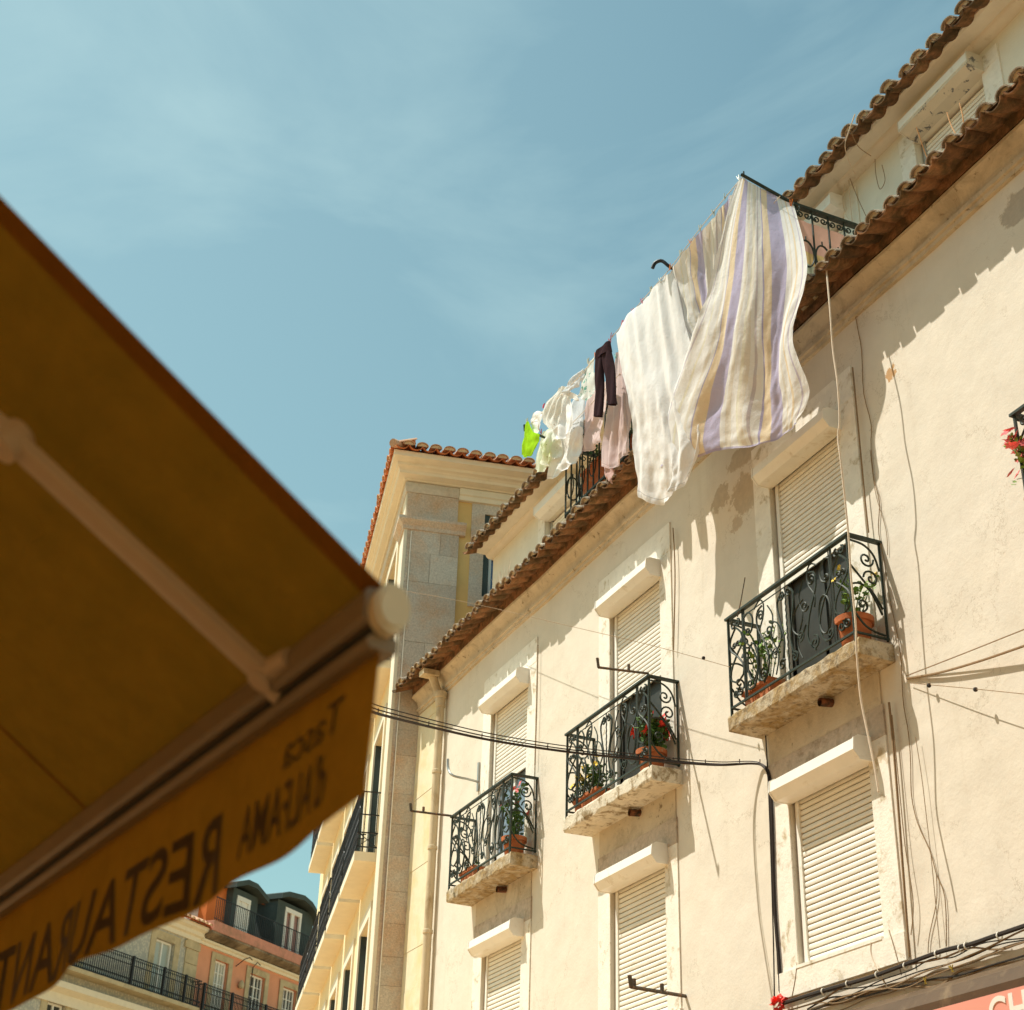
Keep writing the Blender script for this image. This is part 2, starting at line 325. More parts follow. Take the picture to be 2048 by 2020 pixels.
M_curt = mat('pink curtain', (0.40, 0.24, 0.22), 0.8, 0.1, 2)
M_pane2 = mat('pale pane', (0.40, 0.42, 0.36), 0.12, 0.15, 0.6, spec=0.7)
M_blue = mat('blue plastic', (0.02, 0.06, 0.14), 0.5, 0.1)
M_sign = mat('pink sign board', (0.80, 0.33, 0.25), 0.4, 0.03, 2)
M_letw = mat('white lettering', (0.82, 0.78, 0.70), 0.5, 0.02)
M_casb = mat('brown awning casing', (0.10, 0.06, 0.03), 0.5, 0.2, 4, 0.1, 20, color2=(0.22, 0.15, 0.08), mix2=(0.55, 0.75), s2=3)
def azul(t, cur, pos):
    ck = N(t, 'ShaderNodeTexVoronoi', feature='F1'); ck.inputs['Scale'].default_value = 8.5; t.links.new(pos, ck.inputs['Vector'])
    return mixc(t, mth(t, 'MULTIPLY', mapr(t, ck.outputs['Distance'], 0.30, 0.55), 0.40), cur, (0.20, 0.22, 0.24))
M_azul = mat('patterned wall tile', (0.56, 0.52, 0.42), 0.5, 0.1, 4, extra=azul)

def clothmat(name, color, trans=0.4, stripes=None, extra=None, tcol=None, fuzz=0.05):
    m = bpy.data.materials.new(name); m.use_nodes = True; t = m.node_tree; t.nodes.clear(); Lk = t.links.new
    out = N(t, 'ShaderNodeOutputMaterial'); d = N(t, 'ShaderNodeBsdfDiffuse'); tr = N(t, 'ShaderNodeBsdfTranslucent'); mx = N(t, 'ShaderNodeMixShader'); mx.inputs[0].default_value = trans
    base = N(t, 'ShaderNodeRGB'); base.outputs[0].default_value = (*color, 1); cur = base.outputs[0]
    if stripes:
        uv = N(t, 'ShaderNodeUVMap'); sx = N(t, 'ShaderNodeSeparateXYZ'); Lk(uv.outputs[0], sx.inputs[0])
        cr = N(t, 'ShaderNodeValToRGB'); cr.color_ramp.interpolation = 'CONSTANT'; els = cr.color_ramp.elements
        els[0].position = 0; els[0].color = (*stripes[0][1], 1); els[1].position = stripes[1][0]; els[1].color = (*stripes[1][1], 1)
        for p, c in stripes[2:]: e = els.new(p); e.color = (*c, 1)
        fr = N(t, 'ShaderNodeMath', operation='FRACT'); Lk(sx.outputs[0], fr.inputs[0]); Lk(fr.outputs[0], cr.inputs[0]); cur = cr.outputs[0]
        hem = mapr(t, sx.outputs[1], 0.975, 0.978); cur = mixc(t, mth(t, 'MULTIPLY', hem, 0.6), cur, (0.35, 0.32, 0.60))
    g = N(t, 'ShaderNodeNewGeometry')
    if extra: cur = extra(t, cur, g.outputs['Position'])
    if not stripes:
        uv = N(t, 'ShaderNodeUVMap'); sx = N(t, 'ShaderNodeSeparateXYZ'); Lk(uv.outputs[0], sx.inputs[0])
        hm = mth(t, 'MULTIPLY', mapr(t, sx.outputs[1], 0.945, 0.95), mapr(t, sx.outputs[1], 0.958, 0.953)); dk = N(t, 'ShaderNodeVectorMath', operation='SCALE'); Lk(cur, dk.inputs[0]); Lk(mapr(t, hm, 0, 1, 1, 0.72), dk.inputs[3]); cur = dk.outputs[0]
    nn = noise(t, g.outputs['Position'], 9, 4); sc = N(t, 'ShaderNodeVectorMath', operation='SCALE'); Lk(cur, sc.inputs[0]); Lk(mapr(t, nn, 0.3, 0.7, 1-fuzz, 1+fuzz), sc.inputs[3]); cur = sc.outputs[0]
    Lk(cur, d.inputs[0])
    if tcol: tr.inputs[0].default_value = (*tcol, 1)
    else: Lk(cur, tr.inputs[0])
    nb = N(t, 'ShaderNodeTexNoise'); nb.inputs['Scale'].default_value = 26; nb.inputs['Detail'].default_value = 4; Lk(g.outputs['Position'], nb.inputs['Vector'])
    bp = N(t, 'ShaderNodeBump'); bp.inputs['Strength'].default_value = 0.35; bp.inputs['Distance'].default_value = 0.01; Lk(nb.outputs[0], bp.inputs['Height']); 
    nb2 = noise(t, g.outputs['Position'], 6, 6, 0.7, 1.2, (1.0, 1.0, 0.45)); bp2 = N(t, 'ShaderNodeBump'); bp2.inputs['Strength'].default_value = 0.32; bp2.inputs['Distance'].default_value = 0.035; Lk(nb2, bp2.inputs['Height']); Lk(bp2.outputs[0], bp.inputs['Normal']); Lk(bp.outputs[0], d.inputs['Normal']); Lk(bp2.outputs[0], tr.inputs['Normal'])
    Lk(d.outputs[0], mx.inputs[1]); Lk(tr.outputs[0], mx.inputs[2]); Lk(mx.outputs[0], out.inputs[0])
    return m

# ------------------------------------------------------------------ ground
g = MB(); g.box(-400, 400, -400, 400, -0.5, 0.0); lay(g.build('ground', M_ground), kind='structure')

# ------------------------------------------------------------------ generic builders
def tiles(mb, O, A, Bv, n, pitch=0.21, rows=2, r=0.085, Lt=0.42, slope=0.38, dzf=None, jit=0.012, seg=8, ez=0.66, skip=(0, 0)):
    """barrel tiles: O = left end of the tip line, A = direction along the eave, Bv = horizontal direction up the roof"""
    A = Vector(A).normalized(); Bv = Vector(Bv).normalized(); U = Vector((0, 0, 1))
    up = (Bv*cos(slope) + U*sin(slope)); nn = (U*cos(slope) - Bv*sin(slope))
    def half(c, ax, rr0, rr1, L_, sgn, th=0.014):
        vs = []; m = seg+1
        for e, rr in ((0, rr0), (1, rr1)):
            for q in (rr, rr-th):
                for k in range(m):
                    an = PI*k/seg
                    vs.append(c + ax*(L_*e) + A*(cos(an)*q) + nn*(sgn*sin(an)*q*ez))
        fs = []
        for k in range(seg):
            fs.append((k, k+1, 2*m+k+1, 2*m+k)); fs.append((m+k, 3*m+k, 3*m+k+1, m+k+1))
            fs.append((k, m+k, m+k+1, k+1)); fs.append((2*m+k, 2*m+k+1, 3*m+k+1, 3*m+k))
        for s_ in (0, seg): fs.append((s_, 2*m+s_, 3*m+s_, m+s_))
        mb.add(vs, fs)
    for i in range(n):
        for row in range(rows):
            if row and (i < skip[0] or i >= n-skip[1]): continue
            base = O + A*((i+0.5)*pitch) + up*(row*Lt*0.82) + nn*(row*0.012)
            if dzf: base = base + U*dzf(base.x)
            j = lambda: random.uniform(-jit, jit)
            mb.cur = 0
            c = base + A*j() + up*j()*2 + nn*(r*0.42 + j()*0.5)
            ax = (up + A*j()*1.5).normalized()
            half(c, ax, r*1.12, r*0.95, Lt, -1)
            mb.cur = 1
            c2 = base + A*(pitch/2 + j()) + up*(j()*2 + 0.012) + nn*(r*0.50 + j()*0.5)
            ax2 = (up + A*j()*1.5).normalized()
            half(c2, ax2, r*1.0, r*0.86, Lt, 1)
            if row == 0:
                mb.cur = 2
                vs = [c2 + ax2*0.035 + A*(cos(PI*k/seg)*r*0.8) + nn*(sin(PI*k/seg)*r*0.8*ez) for k in range(seg+1)]
                vs2 = [v + ax2*0.3 for v in vs]; m = seg+1
                mb.add(vs + vs2, [tuple(range(m))[::-1], tuple(range(m, 2*m))] + [(k, k+1, m+k+1, m+k) for k in range(seg)] + [(seg, 0, m, m+seg)])
    mb.cur = 0
    return mb

def shutter(parent, x0, x1, z0, z1, y, pitch=0.052, m=None):
    mb = MB(); z = z1; n = int(round((z1-z0)/pitch)); pitch = (z1-z0)/n
    prof = []
    for i in range(n):
        zt = z1 - i*pitch
        prof += [(y+0.007, zt), (y+0.007, zt-0.006), (y, zt-0.009), (y-0.005, zt-pitch*0.35), (y-0.006, zt-pitch*0.6), (y-0.002, zt-pitch*0.9)]
    prof.append((y+0.007, z0))
    xs = [x0, x1]
    for i in range(n):
        oy = random.gauss(0, 0.0012); sub = [(p_[0]+oy, p_[1]) for p_ in prof[i*6:i*6+7]]
        mb.cur = 1; mb.extx(sub[:3], x0, x1, caps=False, closed=False)
        mb.cur = 0; mb.extx(sub[2:], x0, x1, caps=False, closed=False)
    mb.box(x0, x1, y-0.006, y+0.012, z0-0.035, z0+0.001)
    return mb.build('shutter', [m or M_slat, M_slatd], parent, True)

def rollerbox(parent, x0, x1, ztop, yw, h=1.0, m=None, big=False):
    p = [(yw+0.02, ztop), (yw-0.14, ztop), (yw-0.19, ztop-0.03), (yw-0.20, ztop-0.125*h), (yw-0.14, ztop-0.20*h), (yw+0.02, ztop-0.20*h)]
    if big: ztop += 0.03; p = [(yw+0.02, ztop), (yw-0.17, ztop), (yw-0.20, ztop-0.02), (yw-0.20, ztop-0.145), (yw-0.11, ztop-0.185), (yw+0.02, ztop-0.185)]
    mb = MB(); mb.extx(p, x0, x1)
    c = [(a-(0.006 if a < yw else 0), b+(0.005 if b > ztop-0.1 else -0.005)) for a, b in p]
    mb.extx(c, x0-0.012, x0+0.001); mb.extx(c, x1-0.001, x1+0.012)
    return mb.build('shutter_box', m or M_pvc, parent)

def spiral(cx, cy, r0, r1, a0, turns, n=22):
    return [(cx + (r0+(r1-r0)*i/(n-1))*cos(a0+2*PI*turns*i/(n-1)), cy + (r0+(r1-r0)*i/(n-1))*sin(a0+2*PI*turns*i/(n-1))) for i in range(n)]
def bez(p, n=14):
    return [tuple(Vector(q)[:2]) for q in catmull([(a, b, 0) for a, b in p], n)]
def cscroll(x, y, w_, h_, s=1):
    """C scroll open to +x (s=1) or -x, height h_"""
    r = h_*0.16; P = []
    P += spiral(x + s*w_*0.55, y + h_*0.5 - r*1.3, r*0.15, r, PI*1.2 if s > 0 else -0.2*PI, -1.1*s, 14)
    P += bez([(P[-1][0], P[-1][1]), (x + s*w_*0.2, y+h_*0.5), (x, y+h_*0.2), (x, y-h_*0.2), (x + s*w_*0.2, y-h_*0.5), (x+s*w_*0.62, y-h_*0.47)], 18)[1:]
    P += spiral(x + s*w_*0.55, y - h_*0.5 + r*1.3, r, r*0.15, -0.2*PI if s > 0 else PI*1.2, 1.1*s, 14)
    return P
def ironpanel(mb, O, A, W, H, rr=0.0098):
    """front panel of the wrought iron balconies, drawn in panel coordinates"""
    A = Vector(A).normalized(); U = Vector((0, 0, 1))
    pt = lambda a, h: O + A*a + U*h
    def line(pp, r=rr, n=5): mb.tube([pt(*q) for q in pp], r, n)
    sw = 0.13*W
    for a in (sw, W-sw): line([(a, 0), (a, H)], 0.012); line([(a+(0.03 if a < W/2 else -0.03), 0), (a+(0.03 if a < W/2 else -0.03), H)], 0.006)
    line([(sw, H*0.93), (W-sw, H*0.93)], 0.006)
    for mir in (0, 1):
        X = (lambda a: W-a) if mir else (lambda a: a)
        def ml(pp, r=rr): line([(X(a), h) for a, h in pp], r)
        # side panel: stacked scrolls
        c = sw/2
        ml(spiral(c-0.035, H*0.90, 0.042, 0.008, PI*0.5, 1.2, 16)); ml(spiral(c+0.04, H*0.90, 0.042, 0.008, PI*0.5, -1.2, 16))
        ml(bez([(c, H*0.86), (0.03, H*0.76), (0.025, H*0.64), (c, H*0.54), (sw-0.03, H*0.42), (sw-0.02, H*0.30), (c, H*0.24)]))
        ml(bez([(c, H*0.86), (sw-0.03, H*0.76), (sw-0.025, H*0.64), (c, H*0.54), (0.03, H*0.42), (0.02, H*0.30), (c, H*0.24)]))
        ml(spiral(c-0.035, H*0.66, 0.035, 0.006, -0.3, 1.3, 14)); ml(spiral(c+0.035, H*0.66, 0.035, 0.006, PI+0.3, -1.3, 14))
        ml(spiral(c-0.04, H*0.13, 0.05, 0.008, PI*0.4, -1.4, 18)); ml(spiral(c+0.045, H*0.13, 0.05, 0.008, PI*0.6, 1.4, 18))
        # half of the lyre
        hw = (W-2*sw)/2; s0 = sw
        ml(bez([(s0+0.02, H*0.90), (s0+0.10, H*0.93), (s0+0.17, H*0.84), (s0+0.15, H*0.72), (s0+0.09, H*0.68)]) + spiral(s0+0.085, H*0.725, 0.04, 0.006, -PI*0.5, -1.2, 14))
        ml(bez([(s0+0.02, H*0.90), (s0+0.02, H*0.66), (s0+0.14, H*0.50), (s0+0.22, H*0.30), (s0+0.17, H*0.10), (s0+0.07, H*0.08)]) + spiral(s0+0.075, H*0.135, 0.048, 0.006, -PI*0.5, -1.3, 16))
        ml([(s0+0.14+0.085*cos(t/20*2*PI), H*0.36+H*0.20*sin(t/20*2*PI)) for t in range(21)])
        ml(bez([(s0+0.33, H*0.90), (s0+0.25, H*0.86), (s0+0.24, H*0.70), (s0+0.36, H*0.45), (s0+0.40, H*0.22), (s0+0.30, H*0.06)]) )
        ml(spiral(s0+0.30, H*0.80, 0.055, 0.008, PI*0.9, -1.4, 18))
        ml(spiral(s0+0.31, H*0.14, 0.07, 0.008, PI*0.5, 1.5, 20))
        ml(bez([(hw+s0-0.05, H*0.90), (hw+s0-0.13, H*0.80), (hw+s0-0.10, H*0.60), (hw+s0-0.05, H*0.35), (hw+s0-0.10, H*0.12)]))
        ml(spiral(hw+s0-0.065, H*0.85, 0.045, 0.006, PI*0.3, -1.3, 16))
        ml(spiral(hw+s0-0.10, H*0.12, 0.055, 0.006, PI*0.2, 1.3, 16))
        ml(bez([(s0+0.42, H*0.86), (s0+0.50, H*0.70), (s0+0.46, H*0.48), (s0+0.56, H*0.26), (s0+0.50, H*0.06)]), 0.007)
        ml(bez([(s0+0.20, H*0.92), (s0+0.30, H*0.98), (s0+0.36, H*0.90), (s0+0.34, H*0.76), (s0+0.26, H*0.62), (s0+0.28, H*0.50)]), 0.008)
        ml(spiral(s0+0.42, H*0.58, 0.06, 0.010, PI*1.1, 1.3, 18), 0.008)
        ml(bez([(s0+0.44, H*0.66), (s0+0.56, H*0.60), (s0+0.62, H*0.42), (s0+0.50, H*0.30), (s0+0.42, H*0.38)]), 0.008)
        ml(spiral(hw+s0-0.20, H*0.30, 0.055, 0.008, -PI*0.4, -1.4, 16), 0.008)
    # twisted centre chain
    line([(W/2 + 0.006*sin(k*1.9), H*0.93*k/40) for k in range(41)], 0.007)
def ironside(mb, O, A, W, H, rr=0.0098):
    A = Vector(A).normalized(); U = Vector((0, 0, 1))
    def line(pp, r=rr): mb.tube([O + A*a + U*h for a, h in pp], r, 5)
    line(bez([(0.02, H*0.97), (W*0.5, H*0.95), (W*0.8, H*0.86), (W-0.02, H*0.70)]))
    line(bez([(0.01, H*0.70), (W*0.35, H*0.58), (W*0.7, H*0.44), (W-0.02, H*0.30)]), 0.010)
    line(bez([(0.01, H*0.50), (W*0.3, H*0.52), (W*0.6, H*0.46), (W-0.03, H*0.24)]))
    line(spiral(W*0.55, H*0.80, 0.075, 0.01, 0.1, -1.4, 20)); line(spiral(W*0.66, H*0.60, 0.08, 0.01, PI, -1.3, 20))
    line(bez([(0.01, H*0.22), (W*0.3, H*0.10), (W*0.6, H*0.05), (W-0.02, H*0.03)]))
    line(spiral(W*0.30, H*0.30, 0.06, 0.008, -PI/2, 1.3, 18))

# ------------------------------------------------------------------ the cream apartment building
bld = empty('apartment_building', (-9.2, 7.4, 0), 0, 'cream stuccoed apartment building with shuttered windows, iron balconies and an eave of old brown tiles', 'building')
def ss(x, a, b): t = max(0, min(1, (x-a)/(b-a))); return t*t*(3-2*t)
def dzf(x): return 0.08*ss(x, -13.5, -9.3) - 0.035*ss(x, -9.0, -6.5) + 0.012*sin(x*1.7) + 0.006*sin(x*4.1+1)
XL, XR = -20.45, 1.5
WX = (-16.20, -12.77, -9.39)                    # right edge of each window's stone surround
holes = []
for xr in WX:
    holes += [(xr-1.43, xr-0.25, 6.84, 9.34), (xr-1.43, xr-0.25, 4.50, 6.08)]
mb = MB(); mb.wall(XL, XR, 0, 10.45, 7.4, holes, 0.30); mb.build('wall', M_wall, bld)
mb = MB(); mb.box(XL+0.01, XR, 7.72, 16, 0, 10.44); mb.build('inner_mass', M_attic, bld)
# cornice
cprof = [(7.405, 10.07), (7.365, 10.075), (7.36, 10.115), (7.335, 10.12), (7.33, 10.155), (7.355, 10.165), (7.35, 10.185), (7.34, 10.22), (7.315, 10.265), (7.275, 10.30), (7.245, 10.315), (7.24, 10.345), (7.405, 10.345)]
xs = [XL + 0.02 + k*0.35 for k in range(int((XR-XL)/0.35)+1)]
mb = MB(); mb.sweepx([p for p in cprof], xs, dz=lambda x: dzf(x)*0.8, closed=True); mb.build('cornice', M_corn, bld, 30)
mb = MB(); n = int((XR-XL)/0.21)
random.seed(11)
tiles(mb, Vector((XL-0.05, 6.945, 10.365)), (1, 0, 0), (0, 1, 0), n, 0.21, 2, 0.088, 0.42, 0.36, dzf, 0.014)
mb.build('eave_tiles', [M_tileold, M_tiletop, M_mortar], bld, 50)
mb = MB(); mb.sweepx([(6.985, 10.405), (6.985, 10.425), (8.0, 10.80), (8.0, 10.60), (7.25, 10.36), (7.24, 10.48)], xs, dz=dzf, closed=True); mb.build('roof_slope', M_tileold, bld)
# stone quoin at the left corner and the downspout
mb = MB(); z = 0.0; k = 0
random.seed(3)
while z < 10.0:
    h = random.uniform(0.48, 0.62); wd = (0.78, 0.62)[k % 2]
    mb.box(XL+0.0, XL+0.86, 7.378 + 0.004*(k % 2), 7.40, z+0.004, min(z+h, 10.06)); z += h; k += 1
mb.build('quoin', M_qy, bld)
ds = MB(); xd = -19.36
ds.tube([(xd, 7.31, 0.1), (xd, 7.31, 9.75), (xd-0.0, 7.30, 9.95), (xd-0.02, 7.24, 10.10), (xd-0.02, 7.16, 10.28)], [0.058]*3 + [0.06, 0.065], 14)
for z in (2.5, 4.2, 5.4, 6.55, 7.7, 8.8, 9.8): ds.lathe([(0.060, 0), (0.069, 0.008), (0.069, 0.05), (0.060, 0.058)], (xd, 7.31, z), 14)
ds.lathe([(0.055, -0.16), (0.075, -0.10), (0.075, -0.04), (0.09, -0.03), (0.10, 0.05)], (xd, 7.30, 9.98), 14)
ds.box(xd-0.11, xd+0.08, 6.99, 7.24, 10.255, 10.335)
ds.build('downspout', M_pipe, bld, 35)

def window(i, xr, up):
    xl = xr-1.70
    z0, z1 = (6.84, 9.68) if up else (4.29, 6.345)
    fr = MB(); y = 7.385
    oz0, oz1 = (6.84, 9.34) if up else (4.50, 6.08)
    jl, jr = xr-1.43, xr-0.25
    fr.box(xl, jl, y, 7.402, oz0, oz1); fr.box(jr, xr, y, 7.402, oz0, oz1)
    if not up: fr.box(xl-0.02, xr+0.02, y-0.02, 7.402, z0, oz0)
    f = fr.build('window', M_stone, bld)
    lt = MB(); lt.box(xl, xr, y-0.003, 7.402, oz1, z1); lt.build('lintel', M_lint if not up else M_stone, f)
    if not up:        # painted panel between the lintel and the balcony
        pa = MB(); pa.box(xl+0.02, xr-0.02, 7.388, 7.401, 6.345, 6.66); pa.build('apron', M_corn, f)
    # shutter, its guides and its box
    sx0, sx1 = jl+0.075, jr-0.015; ys = 7.455
    for ga_, gb_ in ((jl+0.03, jl+0.078), (sx1-0.002, jr-0.001)):
        gl = MB(); gl.box(ga_, gb_, ys-0.02, ys+0.02, oz0, oz1); gl.build('guide_rail', M_pvc, f)
    if up:
        zb = (8.10, 8.05, 8.06)[i]
        shutter(f, sx0, sx1, zb, 9.25, ys)
        dr = MB(); dr.box(sx0-0.04, sx1+0.01, ys+0.05, ys+0.09, oz0, 9.2); dr.build('door', M_door if i else M_reflglass, f)
        fm = MB(); xm = (sx0+sx1)/2
        for a in (sx0, xm-0.03, sx1-0.05): fm.box(a, a+0.05, ys+0.03, ys+0.055, oz0+0.05, zb+0.15)
        fm.box(sx0, sx1, ys+0.03, ys+0.055, oz0, oz0+0.35)
        fm.build('door_frame', M_door if i else M_white, f)
        rollerbox(f, jl, jr+0.02, 9.31, 7.4)
    else:
        shutter(f, sx0, sx1, oz0+0.04, 6.0, ys)
        rollerbox(f, jl, jr+0.055, 6.115, 7.4)
        sl_ = MB(); sl_.box(jl, jr, 7.36, 7.62, oz0-0.005, oz0+0.02); sl_.build('sill', M_stone, f)
    return f
for i, xr in enumerate(WX): window(i, xr, True); window(i, xr, False)

def balcony(i, x0, x1, ms):
    yf, zt, zb = 7.04, 6.795, 6.64
    mb = MB(); random.seed(20+i)
    nx = 24; P = []
    # slab with an uneven worn edge
    prof = [(7.41, zb), (yf+0.012, zb), (yf, zb+0.02), (yf, zt-0.02), (yf+0.012, zt), (7.41, zt)]
    vs = []; 
    for k in range(nx+1):
        x = x0-0.03 + (x1-x0+0.06)*k/nx
        for q, (y, z) in enumerate(prof):
            jz = random.uniform(-0.008, 0.008) if q in (1, 2, 3, 4) else 0; jy = random.uniform(0, 0.01) if q in (1, 2, 3, 4) else 0
            vs.append((x, y+jy, z+jz))
    n = 6; fs = []
    for k in range(nx): fs += [(k*n+q, k*n+(q+1) % n, (k+1)*n+(q+1) % n, (k+1)*n+q) for q in range(n)]
    fs += [tuple(range(n))[::-1], tuple(nx*n+q for q in range(n))]
    mb.add(vs, fs)
    b = mb.build('balcony', ms, bld)
    dr = MB(); xc = (x0+x1)/2 + 0.12                       # clay drain spout under the slab
    dr.tube([(xc, 7.39, 6.595), (xc-0.01, 7.27, 6.585)], 0.038, 12, caps=False); dr.tube([(xc, 7.39, 6.595), (xc-0.01, 7.27, 6.585)], 0.030, 12, caps=False); dr.box(xc-0.03, xc+0.03, 7.33, 7.36, 6.57, 6.62)
    dr.build('drain_spout', mat('sooty clay', (0.22, 0.08, 0.035), 0.9, 0.3, 20, color2=(0.04, 0.03, 0.02), mix2=(0.4, 0.6), s2=14), b, True)
    r = MB(); zr0, zr1 = 6.86, 7.745
    xa, xb = x0+0.02, x1-0.02; yp = 7.06
    r.tube([(xa, yp, zr0), (xb, yp, zr0)], 0.013, 4); r.tube([(xa, yp, zr0), (xa, 7.4, zr0)], 0.012, 4); r.tube([(xb, yp, zr0), (xb, 7.4, zr0)], 0.012, 4)
    r.box(xa-0.03, xb+0.03, yp-0.025, yp+0.02, zr1, zr1+0.022); r.box(xb-0.02, xb+0.03, yp+0.02, 7.4, zr1, zr1+0.022); r.box(xa-0.03, xa+0.02, yp+0.02, 7.4, zr1, zr1+0.022)
    for x in (xa, xb): r.tube([(x, yp, zt-0.02), (x, yp, zr1)], 0.014, 6); r.tube([(x, 7.385, zr0-0.02), (x, 7.385, zr1)], 0.011, 6)
    r.tube([(xa+(xb-xa)*0.5, yp, zt-0.02), (xa+(xb-xa)*0.5, yp, zr0)], 0.011, 6)
    ironpanel(r, Vector((xa, yp, zr0)), (1, 0, 0), xb-xa, zr1-zr0)
    ironside(r, Vector((xb, yp, zr0)), (0, 1, 0), 7.385-yp, zr1-zr0); ironside(r, Vector((xa, yp, zr0)), (0, 1, 0), 7.385-yp, zr1-zr0)
    r.build('railing', M_iron, b, 60)
    return b
BX = [(-18.04, -16.10), (-14.62, -12.68), (-11.17, -9.22), (-7.16, -5.2)]
for i, (a, b) in enumerate(BX): balcony(i, a, b, (M_slab, M_slabw, M_slab, M_slabw)[i])

# ---- attic storey set back behind the lower eave
AX0, YA = -19.25, 8.0
def AZ(x): return -0.14*(1-ss(x, -19.5, -10.5)) + 0.012*sin(x*0.9)
ah = [(-17.36, -16.30, 10.9, 12.08), (-13.95, -12.9, 10.62, 12.12), (-11.05, -10.02, 10.62, 12.2), (-8.84, -7.82, 10.9, 12.2)]
mb = MB(); mb.wall(AX0, XR, 10.38, 12.56, YA, ah, 0.22); mb.box(AX0, XR, 8.26, 15, 10.4, 12.55); mb.build('attic_wall', M_attic, bld)
for i, (a, b, c, d) in enumerate(ah):
    f = MB(); f.box(a-0.22, a, YA-0.014, YA+0.002, 10.4, d); f.box(b, b+0.24, YA-0.014, YA+0.002, 10.4, d); f.box(a-0.22, b+0.24, YA-0.017, YA+0.002, d, d+0.17)
    f = f.build('window', M_attic if i in (1, 2) else M_stone, bld)
    if i != 1: shutter(f, a+0.06, b-0.012, c, d-0.02, YA+0.09, 0.052)
    else:
        q = MB(); q.box(a+0.05, b-0.05, YA+0.12, YA+0.15, c, 12.05); q.build('door', M_dark, f)
    for ga_, gb_ in ((a+0.02, a+0.062), (b-0.014, b-0.001)):
        gr = MB(); gr.box(ga_, gb_, YA+0.07, YA+0.11, c, d); gr.build('guide_rail', M_zinc, f)
    rollerbox(f, a+0.03, b+0.03, d+0.15, YA, 1.0, M_pvcold if i == 3 else M_pvc, True)
    if i == 3:
        q = MB(); q.box(a+0.03, b+0.03, YA-0.207, YA-0.199, d+0.062, d+0.155); q.build('box_front', M_pvc, f)
avp = [(YA+0.02, 12.465), (YA-0.015, 12.465)] + [(YA-0.015-0.095*sin(t/6*PI/2), 12.515-0.05*cos(t/6*PI/2)) for t in range(7)] + [(YA-0.115, 12.525), (YA-0.26, 12.53), (YA-0.285, 12.55), (YA-0.285, 12.68), (YA+0.02, 12.78)]
mb = MB(); mb.sweepx(avp, [AX0-0.04 + k*0.4 for k in range(int((XR-AX0)/0.4)+1)], dz=AZ, closed=True); mb.build('attic_coving', M_coving, bld, 35)
random.seed(12)
mb = MB(); tiles(mb, Vector((AX0-0.16, YA-0.45, 12.50)), (1, 0, 0), (0, 1, 0), int((XR-AX0)/0.225), 0.225, 2, 0.095, 0.42, 0.33, AZ, 0.014); mb.build('attic_eave_tiles', [M_tileold, M_tiletop, M_mortar], bld, 50)
mb = MB(); mb.sweepx([(YA-0.42, 12.515), (YA-0.42, 12.535), (YA+4, 14.1), (YA+4, 14.0), (YA, 12.7)], [AX0-0.1 + k*0.5 for k in range(int((XR-AX0)/0.5)+1)], dz=AZ, closed=True); mb.build('attic_roof', M_tileold, bld)
# attic balcony
bx0, bx1, byf = -14.72, -9.58, 7.05
mb = MB(); mb.box(bx0, bx1, byf+0.02, YA, 10.55, 10.61); ab = mb.build('balcony', M_slab, bld)
r = MB(); z0, z1 = 10.64, 11.59
r.tube([(bx0, byf, z0), (bx1, byf, z0)], 0.018, 4); r.box(bx0-0.03, bx1+0.03, byf-0.03, byf+0.03, z1, z1+0.03); r.box(bx1-0.03, bx1+0.03, byf+0.03, YA, z1, z1+0.03); r.box(bx0-0.03, bx0+0.03, byf+0.03, YA, z1, z1+0.03)
r.tube([(bx1, byf, z0), (bx1, YA, z0)], 0.018, 4); r.tube([(bx0, byf, z0), (bx0, YA, z0)], 0.018, 4)
k = 0; x = bx0
while x <= bx1+0.01:
    r.tube([(x, byf, z0-0.04), (x, byf, z1)], 0.012, 5)
    if k % 2 == 0 and x < bx1-0.2:
        r.tube([Vector((x+0.13+0.085*cos(t/18*2*PI), byf, z0+0.33+0.15*sin(t/18*2*PI))) for t in range(19)], 0.008, 5)
    r.tube([Vector((x+0.05+a, byf, z1-0.06+b)) for a, b in spiral(0, 0, 0.045, 0.01, PI*0.8, 1.3, 14)], 0.007, 5)
    x += 0.151; k += 1
for sx in (bx0, bx1):
    y = byf; k = 0
    while y < YA:
        r.tube([(sx, y, z0-0.04), (sx, y, z1)], 0.011, 5)
        r.tube([Vector((sx, y+0.05+a, z1-0.07+b)) for a, b in spiral(0, 0, 0.04, 0.012, PI*0.9, 1.3, 14)], 0.008, 5)
        r.tube([Vector((sx, y+0.135-a, z1-0.07+b)) for a, b in spiral(0, 0, 0.04, 0.012, PI*0.9, 1.3, 14)], 0.008, 5)
        r.tube([Vector((sx, y+0.095+0.085*cos(t/20*2*PI), z0+0.40+0.16*sin(t/20*2*PI))) for t in range(21)], 0.010, 5)
        r.tube([(sx, y+0.095, z0+0.55), (sx, y+0.095, z0+0.61)], 0.008, 5)
        y += 0.19; k += 1
r.build('railing', M_iron, ab, 60)
# eave-level shop canopy at the lower right
can = MB(); can.extx([(7.4, 4.02), (7.22, 4.00), (7.10, 3.93), (7.05, 3.84), (7.06, 3.76), (7.4, 3.72)], -13.0, 1.5)
lay(can.build('awning_casing', M_casb, None, 30), 'long brown awning casing running under the cables at the foot of the cream wall', 'awning casing')

